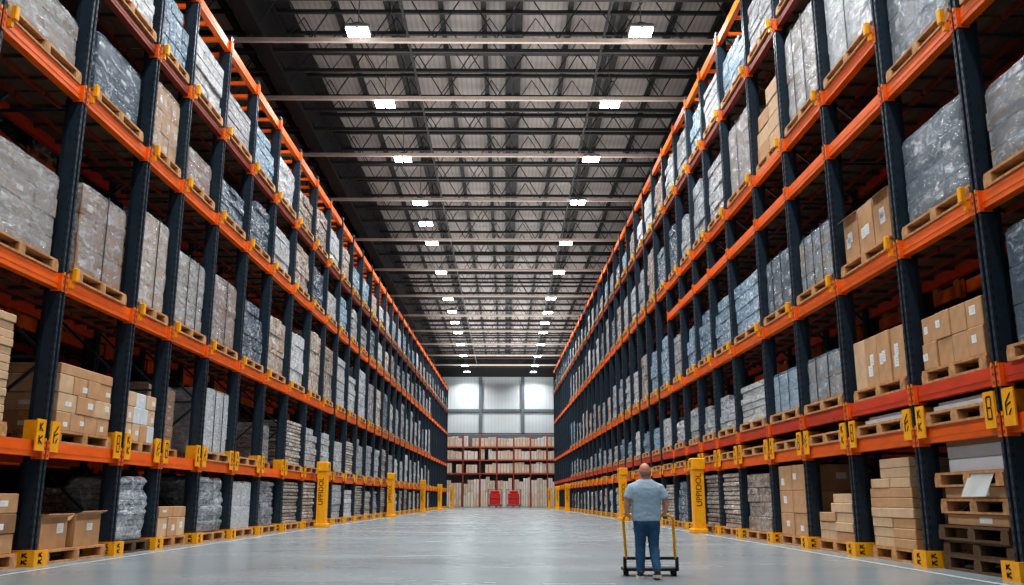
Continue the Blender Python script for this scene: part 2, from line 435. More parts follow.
# ------------------------------------------------------------------ racks
def post_mesh(h, slots, s):
    mb = MB()
    prof = [(0, -.11), (0, -.04), (.04, -.04), (.04, .04), (0, .04), (0, .11), (.26, .11), (.36, .08), (.36, .03), (.16, .03), (.16, -.03), (.36, -.03), (.36, -.08), (.26, -.11)]
    a = [(s*x, y, 0) for x, y in prof]; b = [(s*x, y, h) for x, y in prof]
    if s > 0: a.reverse(); b.reverse()
    a.reverse(); b.reverse()
    mb.loft([a, b])
    if slots:
        z = .35
        while z < h-.2:
            for yy in (-.075, .075):
                mb.box(s*-.002, s*.004, yy-.018, yy+.018, z, z+.07, 1)
            mb.box(s*.035, s*.06, -.113, -.108, z, z+.07, 1)
            z += .17
    return mb.mesh('post', [M['navy'], M['slot']])
def unit_beam(mat, hh=.15, name='beam'):
    def f(s):
        mb = MB()
        mb.box(s*.05, s*.17, 0, 1, -hh, hh); mb.box(s*.17, s*.22, 0, 1, -hh, hh*.55)
        mb.box(s*.043, s*.05, 0, 1, -hh*.35, hh*.2)
        return mb.mesh(name, [mat])
    return f
def conn_mesh(s, end):
    mb = MB()
    e = end
    a, b = (.03, .115) if e > 0 else (-.115, -.03)
    mb.box(s*-.02, s*0, a, b, -.2, .17)
    y0, y1 = (.11, .135) if e > 0 else (-.135, -.11)
    mb.box(s*-.02, s*.2, y0, y1, -.2, .17)
    ya, yb = (.05, .08) if e > 0 else (-.08, -.05)
    for z in (-.15, -.02, .1): mb.box(s*-.032, s*-.02, ya, yb, z, z+.05, 1)
    mb.box(s*-.034, s*-.02, a+.02, b-.02, .13, .2, 2)
    return mb.mesh('beam_connector', [M['orange'], M['steelgrey'], M['clip']])
def glyph(mb, o, ux, uz, w, h, m, kind):
    """angular stencilled marks, strokes in a w x h field"""
    O, U, V = Vector(o), Vector(ux), Vector(uz)
    st = {0: [(.1, .55, .9, .95), (.15, .1, .15, .6), (.15, .45, .9, .6), (.5, .1, .9, .35)],
          1: [(.2, 0, .2, .4), (.2, .2, .8, .4), (.2, .2, .8, 0), (.2, .6, .2, 1), (.2, .8, .7, 1), (.3, .8, .8, .6)],
          2: [(.2, .05, .2, .95), (.2, .95, .85, .95), (.85, .95, .85, .55), (.3, .5, .85, .5), (.85, .45, .85, .05), (.2, .05, .85, .05)]}[kind]
    nrm = U.cross(V).normalized()
    for x0, y0, x1, y1 in st:
        p = O+U*w*x0+V*h*y0; q = O+U*w*x1+V*h*y1
        d = (q-p).normalized(); sd = d.cross(nrm)*w*.075
        off = nrm*.004
        mb.quad(p-sd+off, p+sd+off, q+sd+off, q-sd+off, m); mb.quad(q-sd+off, q+sd+off, p+sd+off, p-sd+off, m)

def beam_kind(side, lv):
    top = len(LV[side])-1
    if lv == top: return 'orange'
    if lv == top-1: return 'shaded_orange'
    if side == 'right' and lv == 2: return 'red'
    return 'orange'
def has_beam(side, lv, bay):
    if side == 'right':
        if lv == 5: return bay >= 2
        if lv == 4: return bay <= 9
    if side == 'left' and lv == 1: return True
    return True

def build_rack(side, d0, depth, first, last, main):
    X, a, s = RK[side]
    root = empty('pallet_rack', P(side, d0, 0), RZ(side))
    tag(root, ('long %s-hand pallet rack with navy posts and orange beams facing the aisle' if main else
               'darker second pallet rack standing back to back behind the %s rack') % side, 'pallet rack')
    posts, lv = POSTS[side], LV[side]
    hgt = lv[-1]+.35
    pm = post_mesh(hgt, True, s); pr = post_mesh(hgt, False, s)
    mb = MB(); mb.box(s*-.06, s*.36, -.16, .16, 0, .025); mb.cyl((s*-.03, -.12, .02), (s*-.03, -.12, .05), .02, 6); mb.cyl((s*-.03, .12, .02), (s*-.03, .12, .05), .02, 6)
    fp = mb.mesh('base_plate', [M['navy']])
    # frame bracing between the front and the rear post
    mb = MB(); z = .5; up = True
    while z+1.7 < hgt:
        p, q = (s*.2, 0, z), (s*(depth-.1), 0, z+1.7)
        if not up: p, q = (s*(depth-.1), 0, z), (s*.2, 0, z+1.7)
        mb.bar(p, q, .07, .05); z += 1.75; up = not up
        if int(z*10) % 2 == 0: mb.bar((s*.2, 0, z), (s*(depth-.1), 0, z), .06, .05)
    bm_ = mb.mesh('frame_brace', [M['navy']])
    n = last-first+1
    for i in range(first, last+1):
        y = posts[i]
        o = inst('post', pm, root, (0, y, 0)); inst('base_plate', fp, o)
        if main or i < 14:
            inst('post', pr, root, (s*(depth-.3), y, 0))
            inst('frame_brace', bm_, root, (0, y, 0))
    UB = {k: unit_beam(M[k], .15 if k != 'shaded_orange' else .12)(s) for k in ('orange', 'shaded_orange', 'red')}
    cm = {1: conn_mesh(s, 1), -1: conn_mesh(s, -1)}
    # deck panel of unit length, with its joists
    mb = MB()
    mb.box(s*.06, s*(depth-.06), .0, 1., .10, .14)
    dk = mb.mesh('deck', [M['deck']])
    mb = MB()
    for dd in (.4, .7): mb.box(s*(depth*dd-.03), s*(depth*dd+.03), 0, 1, -.01, .09)
    for q in (.2, .5, .8): mb.box(s*.2, s*(depth-.2), q-.012, q+.012, .02, .09, 1)
    ji = mb.mesh('deck_joist', [M['shaded_orange'], M['deck']])
    stuff = {}
    def far(name, me_key, fn):
        stuff.setdefault((name, me_key), MB()); fn(stuff[(name, me_key)])
    nb = nd = nr = 0
    for i in range(first, last):
        y0, y1 = posts[i], posts[i+1]; L = y1-y0
        for l in range(1, len(lv)):
            if not has_beam(side, l, i): continue
            z = lv[l]; k = beam_kind(side, l); hh = .15 if k != 'shaded_orange' else .12
            if main and nb < 100:
                b = inst('beam', UB[k], root, (0, y0+.135, z), 0, (1, L-.27, 1)); nb += 1
                if i < 10:
                    for e in (1, -1):
                        c = inst('beam_connector', cm[e], b)
                        c.matrix_parent_inverse = Matrix.Identity(4)
                        c.location = (0, (-.135 if e > 0 else L-.135)/(L-.27), 0); c.scale = (1, 1/(L-.27), 1)
                b2 = None
            else:
                far('beam', k, lambda m, y0=y0, y1=y1, z=z, hh=hh: (m.box(s*.05, s*.17, y0+.11, y1-.11, z-hh, z+hh), m.box(s*-.02, s*.02, y0+.02, y0+.12, z-.24, z+.2), m.box(s*-.02, s*.02, y1-.12, y1-.02, z-.24, z+.2)))
            far('rear_beam', k if l == len(lv)-1 else 'red', lambda m, y0=y0, y1=y1, z=z, hh=hh: m.box(s*(depth-.2), s*(depth-.08), y0+.11, y1-.11, z-hh, z+hh))
            if l < len(lv)-1:
                if nd < 92:
                    d_ = inst('deck', dk, root, (0, y0+.05, z), 0, (1, L-.1, 1)); nd += 1
                    inst('deck_joist', ji, d_)
                else:
                    far('deck', 'deck', lambda m, y0=y0, y1=y1, z=z: m.box(s*.06, s*(depth-.06), y0+.05, y1-.05, z+.1, z+.14))
            else:
                for q in range(3):
                    yy = y0+L*(q+.5)/3
                    if main and nr < 99:
                        mb = MB(); mb.box(s*.17, s*(depth-.15), yy-.05, yy+.05, z-.05, z+.07); mb.build('crossbar', [M['orange']], root); nr += 1
                    else:
                        far('crossbar', 'orange', lambda m, yy=yy, z=z: m.box(s*.17, s*(depth-.15), yy-.05, yy+.05, z-.05, z+.07))
    for (nm, mk), m in stuff.items():
        tag(m.build(nm, [M[mk]], root), kind='stuff')
    if main:
        mb = MB(); mb.bevbox(s*-.13, s*-.03, -.06, .06, .08, .36, .015); mb.box(s*-.05, s*.045, -.04, .04, -.05, .1)
        sbm = mb.mesh('stop_block', [M['yellow']])
        for i in range(first, min(last, 16)):
            for l in range(2 if side == 'left' else 3, len(lv)-1):
                if has_beam(side, l, i) and not (side == 'right' and l == 4 and i > 1):
                    inst('stop_block', sbm, root, (0, posts[i]+.27, lv[l]))
    # yellow end plates with black marks beside the posts on the first shelf
    if main:
        for i in range(first, last+1):
            for e in (-1, 1):
                y = posts[i]+e*.28
                pw, ph = (.16, .55) if i < 9 else (.1, .36)
                mb = MB(); mb.box(s*-.03, s*.0, y-pw, y+pw, lv[1]-.05, lv[1]+ph)
                mb.box(s*0, s*.4, y-pw*e-.015, y-pw*e+.015, lv[1]+.12, lv[1]+ph)
                if i < 12:
                    ux = (0, -1, 0) if s < 0 else (0, -1, 0)
                    if s < 0: glyph(mb, (.031, y-.1, lv[1]+.08), (0, 1, 0), (0, 0, 1), .2, .4, 1, (i+e) % 3)
                    else: glyph(mb, (-.031, y+.1, lv[1]+.08), (0, -1, 0), (0, 0, 1), .2, .4, 1, (i+e) % 3)
                mb.build('end_plate', [M['yellow'], M['black']], root)
    return root
build_rack('left', 0, 2.2, 0, len(PL)-1, True)
build_rack('right', 0, 2.2, 0, len(PR)-1, True)
build_rack('left', 3.0, 2.2, 0, 18, False)
build_rack('right', 3.0, 2.2, 0, 18, False)

# foot guards: bent yellow plates bolted to the floor round each post
for side in ('left', 'right'):
    s = RK[side][2]
    mb = MB()
    mb.box(s*-.16, s*-.13, -.26, .24, 0, .30); mb.box(s*-.13, s*.55, -.26, -.23, 0, .30); mb.box(s*-.13, s*.30, .21, .24, 0, .30)
    mb.box(s*-.13, s*.55, -.23, -.12, 0, .02); mb.box(s*-.13, s*.55, -.26, -.16, .285, .30)
    g2 = mb
    if s < 0: glyph(mb, (.161, -.14, .05), (0, 1, 0), (0, 0, 1), .2, .2, 1, 1)
    else: glyph(mb, (-.161, .12, .05), (0, -1, 0), (0, 0, 1), .2, .2, 1, 1)
    glyph(mb, (-.1 if s < 0 else -.08, -.261, .05), (1, 0, 0), (0, 0, 1), .16, .2, 1, 1)
    for dd in (.0, .35): mb.cyl((s*dd, -.18, .02), (s*dd, -.18, .05), .025, 6, 1)
    gm = mb.mesh('post_guard', [M['yellow'], M['black']])
    n = 0
    for i, y in enumerate(POSTS[side]):
        p = P(side, 0, y)
        u, v = proj(*p)
        if -20 < u < 1044 and v < 600: n += 1
        o = inst('post_guard', gm, None, p, RZ(side))
        tag(o, 'yellow steel foot guard at base of %s rack post, %s from the near end' % (side, ordn(n)) if n else
            'yellow steel foot guard of a %s rack post outside the picture (%s post)' % (side, ordn(i+1)), 'post guard', 'foot guards of the %s rack' % side)

def text_mesh(txt, size):
    cu = bpy.data.curves.new('lettering', 'FONT'); cu.body = txt; cu.size = size; cu.extrude = .004; cu.align_x = 'LEFT'
    o = bpy.data.objects.new('lettering', cu); COL.objects.link(o)
    me = bpy.data.meshes.new_from_object(o.evaluated_get(bpy.context.evaluated_depsgraph_get()))
    bpy.data.objects.remove(o); bpy.data.curves.remove(cu)
    return me
TXT = text_mesh('UPPIDOL', .3); TXT.materials.clear(); TXT.materials.append(M['black'])
def guard_column(side, y, h, w, label, text, d=-.5):
    s = RK[side][2]
    t = empty('guard_column', P(side, d, y), RZ(side)); tag(t, label, 'guard post')
    mb = MB()
    mb.box(s*-.16, s*-.10, -w, w, .05, h); mb.box(s*-.1, s*.24, -w, -w+.05, .05, h); mb.box(s*-.1, s*.24, w-.05, w, .05, h)
    mb.build('column', [M['yellow']], t)
    mb = MB(); mb.bevbox(s*-.2, s*.3, -w-.08, w+.1, h-.42, h, .03); glyph(mb, (s*-.2-s*.002, w*.6 if s > 0 else -w*.6, h-.36), (0, -s, 0), (0, 0, 1), w*1.2, .3, 1, 0)
    mb.build('cap', [M['yellow'], M['black']], t)
    mb = MB(); mb.bevbox(s*-.28, s*.3, -w-.1, w+.12, 0, .16, .02); 
    for yy in (-w, w): mb.cyl((s*-.2, yy, .16), (s*-.2, yy, .2), .03, 6)
    mb.build('base', [M['yellow']], t)
    if text:
        o = bpy.data.objects.new('lettering', TXT); COL.objects.link(o); o.parent = t
        # lettering runs up the near face
        o.matrix_local = Matrix(((0, -1, 0, (.05*s+.08)), (0, 0, -1, -w-.003), (1, 0, 0, .95), (0, 0, 0, 1)))
def ycol(side, u):
    lo, hi = 8, 140; X = RK[side]
    for _ in range(60):
        m = (lo+hi)/2
        uu = proj(*P(side, -.5, m))[0]
        if (side == 'left') == (uu < u): lo = m
        else: hi = m
    return lo
for side, u, h, lab in (('left', 322, 2.85, 'tall yellow guard column with black lettering, nearest one by left rack'),
                        ('left', 391, 2.95, 'second tall yellow guard column from the near end, by left rack'),
                        ('left', 423, 2.9, 'third yellow guard column from the near end, by left rack'),
                        ('left', 440, 2.8, 'fourth yellow guard column from the near end, by left rack'),
                        ('left', 452.5, 2.7, 'farthest yellow guard column, at far end of left rack'),
                        ('right', 698.5, 2.72, 'tall yellow guard column nearest camera by right rack, behind the walking man'),
                        ('right', 623, 3.0, 'second yellow guard column from the near end by right rack, left of the man'),
                        ('right', 567, 2.7, 'third yellow guard column from the near end, by right rack'),
                        ('right', 557, 2.6, 'fourth yellow guard column from the near end, by right rack'),
                        ('right', 548.5, 2.6, 'farthest yellow guard column, at far end of right rack')):
    far_ = u in (452.5, 548.5)
    guard_column(side, 119. if far_ else ycol(side, u), h, .24 if u in (322, 698.5) else .45 if u in (440, 452.5, 567, 557, 548.5) else .34, lab, True, -abs(((u-505)/F*119*.985)-P(side, 0, 119).x) if far_ else -.5)

# ------------------------------------------------------------------ pallets
def pallet_mesh(w, dp, h, mat, sk=0):
    """w along the rack, dp into it; origin at the centre of the base"""
    mb = MB()
    n = 6
    for i in range(n):
        x = -dp/2+dp*(i+.5)/n
        mb.box(x-dp/n*.42, x+dp/n*.42, -w/2, w/2, h-.045, h)
    for i in range(3):
        y = -w/2+.12+(w-.24)*i/2
        mb.box(-dp/2, dp/2, y-.1, y+.1, h-.085, h-.045)
        for x in (-dp/2+.1, 0, dp/2-.1):
            mb.box(x-.1, x+.1, y-.12, y+.12, .04, h-.085)
    for x in (-dp/2+.1, 0, dp/2-.1): mb.box(x-.1, x+.1, -w/2, w/2, 0, .04)
    return mb.mesh('wooden_pallet', [mat])
PH = .26
PM = {}
def get_pallet(w, dp, mat='wood'):
    k = (round(w, 1), round(dp, 1), mat)
    if k not in PM: PM[k] = pallet_mesh(k[0], k[1], PH, M[mat])
    return PM[k]

# ------------------------------------------------------------------ wrapped goods
def shell_mesh(W, D, Hh, seed, layers, amp=.05, step=.16, mats=None, taper=.0, name='wrapped_load'):
    """stack of goods under film: a box skin with bulging layers, creases and softened corners"""
    mb = MB()
    nx, ny, nz = max(3, int(D/step)), max(3, int(W/step)), max(4, int(Hh/step))
    sd = seed*7.31
    def disp(x, y, z):
        # x in [-1,1], y in [-1,1], z in [0,1]
        px, py, pz = x*D/2, y*W/2, z*Hh
        lay = abs(math.sin(z*layers*PI))**.35
        sh = Vector((noise.noise((sd, math.floor(z*layers*.999)*3.1, 1)), noise.noise((sd+9, math.floor(z*layers*.999)*2.7, 5)), 0))*amp*1.6
        k = (lay-1)*amp*.9-taper*z*.2
        r = 1-.06*max(0, abs(x)*abs(y)-.75)/.25
        v = Vector((px*r+(x*k), py*r+(y*k), pz))+sh*min(1, z*4)
        nv = noise.noise_vector((px*1.7+sd, py*1.7, pz*2.6))*amp*1.1+noise.noise_vector((px*4.5, py*4.5+sd, pz*5))*amp*.45
        nv.z *= .6 if z > .05 else 0
        if z > .9: v.z -= .05*amp*10*max(abs(x), abs(y))**6
        return v+nv*min(1, z*8+.2)
    def patch(fn, a, b):
        n = len(mb.v)
        for i in range(a+1):
            for j in range(b+1): mb.v.append(tuple(disp(*fn(i/a, j/b))))
        for i in range(a):
            for j in range(b):
                q = n+i*(b+1)+j
                mb.face((q, q+b+1, q+b+2, q+1))
    patch(lambda a, b: (1, 2*a-1, b), ny, nz); patch(lambda a, b: (-1, 1-2*a, b), ny, nz)
    patch(lambda a, b: (1-2*a, 1, b), nx, nz); patch(lambda a, b: (2*a-1, -1, b), nx, nz)
    patch(lambda a, b: (2*a-1, 2*b-1, 1), nx, ny)
    return mb.mesh(name, mats, smooth=False)
def smooth(me):
    me.polygons.foreach_set('use_smooth', [True]*len(me.polygons)); return me
LIB = {}
def block_stack(W, D, Hh, seed, ny, nz, kind, mats):
    """stack of goods as it reads under tight film: each block its own bevelled body"""
    mb = MB(); r = random.Random(seed); z = 0
    for b in range(nz):
        h = Hh/nz
        n = ny if (b < nz-1 or r.random() < .6) else max(1, ny-1)
        sh = r.uniform(-.03, .03); gx = r.uniform(-.03, .02)
        for a in range(n):
            w = W/ny
            y0 = -W/2+w*a+r.uniform(0, .012)+sh; jx = r.uniform(-.02, .025)+gx
            mb.bevbox(-D/2-jx, D/2+jx, y0, y0+w-r.uniform(.008, .025), z, z+h-(.012 if kind != 'beige' else .02)+(r.uniform(-.1, .02)*h if b == nz-1 else 0), .02 if kind != 'beige' else .03)
        z += h
    return mb.mesh('wrapped_load', mats)
def lib_shell(kind, v, W, D, Hh):
    key = (kind, v)
    if key not in LIB:
        r = random.Random(str(key))
        if kind == 'sheets' or (kind in ('navy', 'silver') and v == 3):
            LIB[key] = smooth(shell_mesh(2.2, 1.35, 2., r.randint(0, 99), 9 if kind == 'sheets' else 5, .05, .11, [FILM[kind]]))
        else:
            ny, nz = {'beige': (r.choice([1, 2]), 12), 'teal': (4, r.choice([3, 4]))}.get(kind, (r.choice([2, 3, 3, 4]), r.choice([3, 4, 5, 6])))
            LIB[key] = block_stack(2.2, 1.35, 2., r.randint(0, 99), ny, nz, kind, [FILM[kind]])
    return LIB[key], (D/1.35, W/2.2, Hh/2.)

def carton_mesh(dx, dy, dz, mat, rnd, labels=1, open_=False):
    """cardboard box with seam, tape and paper labels; origin at centre of base"""
    mb = MB()
    if not open_:
        mb.bevbox(-dx/2, dx/2, -dy/2, dy/2, 0, dz, .012)
        mb.box(-.04, .04, -dy/2-.003, dy/2+.003, dz-.001, dz+.003, 1)
        mb.box(-.04, .04, -dy/2-.004, dy/2+.004, dz*.75, dz-.004, 1)
    else:
        t = .015
        mb.box(-dx/2, dx/2, -dy/2, dy/2, 0, t)
        mb.box(-dx/2, -dx/2+t, -dy/2, dy/2, t, dz); mb.box(dx/2-t, dx/2, -dy/2, dy/2, t, dz)
        mb.box(-dx/2+t, dx/2-t, -dy/2, -dy/2+t, t, dz); mb.box(-dx/2+t, dx/2-t, dy/2-t, dy/2, t, dz)
        for sx in (-1, 1):
            mb.bar((sx*dx/2, 0, dz), (sx*(dx/2+.14), 0, dz+(.06 if sx > 0 else -.1)), dy, .012)
        mb.hexa([(-dx/2+.03, -dy/2, dz), (dx/2-.03, -dy/2, dz), (dx/2-.03, -dy/2+.012, dz), (-dx/2+.03, -dy/2+.012, dz),
                 (-dx/2+.06, -dy/2-.13, dz-.12), (dx/2-.06, -dy/2-.13, dz-.12), (dx/2-.06, -dy/2-.118, dz-.11), (-dx/2+.06, -dy/2-.118, dz-.11)])
        mb.box(-dx/2+t, dx/2-t, -dy/2+t, dy/2-t, dz*.6, dz*.62, 0)
    for q in range(labels):
        w, h = min(.26, dy*rnd.uniform(.25, .38)), min(.24, dz*rnd.uniform(.22, .34))
        y = rnd.uniform(-dy*.25, dy*.2); z = dz*rnd.uniform(.2, .5)
        for sx in (-1, 1):
            mb.box(sx*dx/2-.003, sx*dx/2+.003, y, y+w, z, z+h, 2)
            for l in range(3): mb.box(sx*dx/2-.0035, sx*dx/2+.0035, y+w*.15, y+w*.6, z+h*(.25+.22*l), z+h*(.28+.22*l), 3)
        y = rnd.uniform(-dx*.2, dx*.1)
        mb.box(y, y+dx*.2, -dy/2-.003, -dy/2+.002, z, z+h, 2)
    return mb.mesh('carton', [mat, M['tape'], M['white'], M['print']])

# ------------------------------------------------------------------ load plan
SEEN = {}
def seen_ord(side, lvl, what):
    nm = SHELF[side][lvl]
    SEEN[(side, nm, what)] = SEEN.get((side, nm, what), 0)+1
    return SEEN[(side, nm, what)]
def where(side, lvl):
    return ('floor under %s rack' % side) if lvl == 0 else '%s of %s rack' % (SHELF[side][lvl], side)
def visible(side, y, z0, z1):
    p = [proj(*P(side, d, yy, z)) for d in (0,) for yy in (y-1.1, y+1.1) for z in (z0, z1)]
    return not (max(a for a, b in p) < 2 or min(a for a, b in p) > 1022 or max(b for a, b in p) < 2)
def shelf_z(side, lvl):
    return 0. if lvl == 0 else LV[side][lvl]+.15

def put_pallet(side, lvl, y, w, d, dc, mat='wood', z=None, extra=''):
    zz = shelf_z(side, lvl) if z is None else z
    o = inst('wooden_pallet', get_pallet(w, d, mat), None, P(side, dc, y, zz), RZ(side))
    if visible(side, y, zz, zz+.3):
        tag(o, 'wooden pallet%s on %s, %s from near end' % (extra, where(side, lvl), ordn(seen_ord(side, lvl, 'p'))), 'pallet', 'pallets of the %s rack' % side)
    else:
        tag(o, 'wooden pallet on %s outside the picture, %s from near end' % (where(side, lvl), ordn(seen_ord(side, lvl, 'po'))), 'pallet', 'pallets of the %s rack' % side)
    return zz+PH
def load_label(side, lvl, y, z0, z1, desc):
    if visible(side, y, z0, z1):
        return '%s on %s, %s load from near end' % (desc, where(side, lvl), ordn(seen_ord(side, lvl, 'l')))
    return '%s on %s outside the picture, %s there' % (desc, where(side, lvl), ordn(seen_ord(side, lvl, 'lo')))

def wrapped(side, lvl, y, W, D, Hh, kind, near=False, z=None, dc=None, straps=0, pal=True, cartons=None, pmat='wood'):
    dc = D/2+.1 if dc is None else dc
    zz = shelf_z(side, lvl) if z is None else z
    if pal: zz = put_pallet(side, lvl, y, W+.06, D+.1, dc-.03, pmat, z)
    lab = load_label(side, lvl, y, zz, zz+Hh, DESC[kind])
    s = RK[side][2]
    if not near:
        me, sc = lib_shell(kind, random.randint(0, 3), W, D, Hh)
        o = inst('wrapped_load', me, None, P(side, dc, y, zz+.005), RZ(side)+(PI if random.random() < .5 else 0), sc)
        tag(o, lab, 'wrapped load', 'wrapped loads of the %s rack' % side); return o
    t = empty('wrapped_load', P(side, dc, y, zz+.005), RZ(side)); tag(t, lab, 'wrapped load', 'wrapped loads of the %s rack' % side)
    rnd = random.Random('%s%d%.1f' % (side, lvl, y))
    layers = rnd.choice([3, 4, 4, 5])
    if cartons or kind != 'sheets' and kind != 'beige':
        ny, nz = cartons or (rnd.choice([3, 4]), layers)
        mats = {'silver': ['cardgrey', 'card3', 'cardgrey'], 'tan': ['card', 'card2'], 'white': ['cardgrey', 'whitebox', 'card2'], 'grey': ['cardgrey', 'steelgrey', 'navybox'], 'navy': ['navybox'], 'teal': ['whitebox', 'card2']}[kind]
        mt = M[rnd.choice(mats)]
        w, h = (W-.1)/ny, (Hh-.06)/nz
        cms = [carton_mesh(D-.1, w-.015, h-.01, mt, rnd, rnd.choice([0, 1, 1])) for _ in range(3)]
        for a in range(ny):
            for b in range(nz):
                inst('carton', rnd.choice(cms), t, (rnd.uniform(-.015, .015), -W/2+.05+w*(a+.5), b*h+.005), rnd.choice([0, PI]))
        me = smooth(shell_mesh(W, D, Hh, rnd.randint(0, 99), nz, .02, .07, [CF[kind]], name='stretch_wrap'))
        inst('stretch_wrap', me, t)
    else:
        lay = {'beige': 11, 'sheets': 8}.get(kind, layers)
        me = smooth(shell_mesh(W, D, Hh, rnd.randint(0, 99), lay, .06 if kind != 'sheets' else .07, .08, [FILM[kind]], name='wrapped_goods'))
        inst('wrapped_goods', me, t)
    for q in range(straps):
        yy = -W/2+W*(q+1)/(straps+1)
        mb = MB()
        for sx in (-1, 1): mb.box(sx*(D/2+.022), sx*(D/2+.032), yy-.022, yy+.022, .02, Hh+.015)
        mb.box(-D/2-.032, D/2+.032, yy-.022, yy+.022, Hh+.015, Hh+.025)
        mb.build('strap', [M['strap']], t)
    return t

def carton_stack(side, lvl, y, W, D, rows, Hs, mats, desc, ny, z=None, dc=None, labels=1, pal=True, pmat='wood', jit=.03, brick=False, steps=None):
    """free-standing cartons: each one a thing"""
    dc = D/2+.1 if dc is None else dc
    zz = shelf_z(side, lvl) if z is None else z
    if pal: zz = put_pallet(side, lvl, y, W+.08, D+.06, dc, pmat, z)
    rnd = random.Random('%s%d%.1fc' % (side, lvl, y))
    s = RK[side][2]; zc = zz+.003
    grp = 'cartons on %s, bay at %s' % (where(side, lvl), desc)
    for r in range(rows):
        n = ny[r % len(ny)] if isinstance(ny, (list, tuple)) else ny
        h = Hs[r % len(Hs)]
        y0, y1 = -W/2, W/2
        if steps and r < len(steps): y0, y1 = -W/2+W*steps[r][0], -W/2+W*steps[r][1]
        w = (y1-y0)/n
        for c in range(n):
            me = carton_mesh(D-rnd.uniform(.0, .06), w-.02, h-.006, M[rnd.choice(mats)], rnd, labels if rnd.random() < .8 else 0)
            o = inst('carton', me, None, P(side, dc+rnd.uniform(-jit, jit)*.5, y+y0+w*(c+.5)+rnd.uniform(-jit, jit)*.15, zc), RZ(side))
            rowname = 'only layer' if rows == 1 else 'top layer' if r == rows-1 else 'bottom layer' if r == 0 else ordn(r+1)+' layer up'
            col = '' if n == 1 else ', '+(ordn(c+1)+' from near end')
            tag(o, '%s, %s%s, %s' % (desc, rowname, col, where(side, lvl)), 'carton', grp)
        zc += h
    seen_ord(side, lvl, 'l')
    return zc

SPEC = {}
def S(side, lvl, bay, **k): SPEC[(side, lvl, bay)] = k
# left rack
S('left', 0, 1, t='stack', W=2.2, D=1.3, rows=3, Hs=[.36], mats=['card3', 'card'], desc='brown carton in left-edge stack', ny=2)
S('left', 0, 2, t='open')
S('left', 0, 3, t='wrap', kind='sheets', W=1.75, h=1.5, near=1, pmat='darkwood')
S('left', 0, 4, t='stack', W=1.9, D=1.2, rows=2, Hs=[.5, .28], mats=['card2', 'card'], desc='small pale carton', ny=[3, 2], labels=1)
S('left', 0, 5, t='wrap', kind='sheets', W=2.2, h=1.62, near=1, lay=5)
S('left', 0, 6, t='wrap', kind='white', W=2.2, h=1.55, near=1, cartons=(2, 2))
S('left', 0, 7, t='wrap', kind='sheets', W=1.9, h=1.6)
S('left', 0, 8, t='wrap', kind='beige', W=2.5, h=1.65)
S('left', 0, 9, t='wrap', kind='beige', W=2.4, h=1.7)
S('left', 1, 1, t='stack', W=1.7, D=1.4, yo=-.6, rows=13, Hs=[.15], mats=['card2'], desc='flat beige carton at left edge', ny=1, labels=0)
S('left', 1, 2, t='stack', W=2.4, D=1.5, rows=4, Hs=[.38, .38, .38, .22], mats=['card', 'card', 'card2'], desc='labelled brown carton', ny=[4, 3, 4, 1], labels=1)
S('left', 1, 3, t='stack', W=1.75, D=1.3, rows=3, Hs=[.42, .4, .35], mats=['card2', 'whitebox', 'card'], desc='pale labelled carton', ny=[4, 4, 3], labels=1)
S('left', 1, 4, t='wrap', kind='tan', W=2.0, h=1.7, near=1, dc=1.3)
S('left', 1, 5, t='wrap', kind='white', W=2.3, h=1.9, near=1, straps=2)
S('left', 1, 6, t='pal')
S('left', 1, 7, t='wrap', kind='silver', W=2.2, h=1.4, dc=1.2)
S('left', 1, 8, t='wrap', kind='beige', W=2.5, h=1.75)
S('left', 1, 9, t='wrap', kind='white', W=2.3, h=1.7)
S('left', 2, 1, t='wrap', kind='silver', W=2.6, D=1.6, h=1.7, near=1, cartons=(3, 4))
S('left', 2, 2, t='wrap', kind='silver', W=2.3, h=1.95, near=1, straps=1, cartons=(3, 3))
S('left', 2, 3, t='wrap', kind='white', W=1.75, h=2.35, near=1, straps=1)
S('left', 2, 4, t='wrap', kind='white', W=2.3, h=2.0, near=1, straps=2)
S('left', 2, 5, t='wrap', kind='silver', W=2.4, h=2.1, near=1, straps=1)
S('left', 2, 6, t='wrap', kind='navy', W=2.3, h=2.0)
S('left', 2, 7, t='wrap', kind='tan', W=2.2, h=2.1)
S('left', 2, 8, t='wrap', kind='white', W=2.2, h=2.1)
S('left', 3, 1, t='wrap', kind='silver', W=2.7, D=1.4, h=1.05, near=1, cartons=(2, 3))
S('left', 3, 2, t='wrap', kind='navy', W=2.4, h=1.4, near=1, cartons=(2, 4))
S('left', 3, 3, t='wrap', kind='tan', W=1.75, h=1.8, near=1)
S('left', 3, 4, t='wrap', kind='silver', W=2.0, h=1.0, near=1)
S('left', 3, 5, t='wrap', kind='navy', W=2.3, h=1.1)
S('left', 3, 6, t='wrap', kind='navy', W=2.3, h=1.6)
S('left', 3, 7, t='wrap', kind='white', W=2.1, h=1.5)
S('left', 3, 8, t='wrap', kind='tan', W=2.3, h=1.8)
for b, kd, h in ((2, 'white', 1.7), (3, 'teal', 1.9), (4, 'white', 1.9), (5, 'silver', 1.5), (6, 'teal', 1.7), (7, 'silver', 1.9), (8, 'tan', 1.6), (9, 'tan', 2.0), (10, 'white', 1.9)):
    S('left', 4, b, t='wrap', kind=kd, h=h*.85)
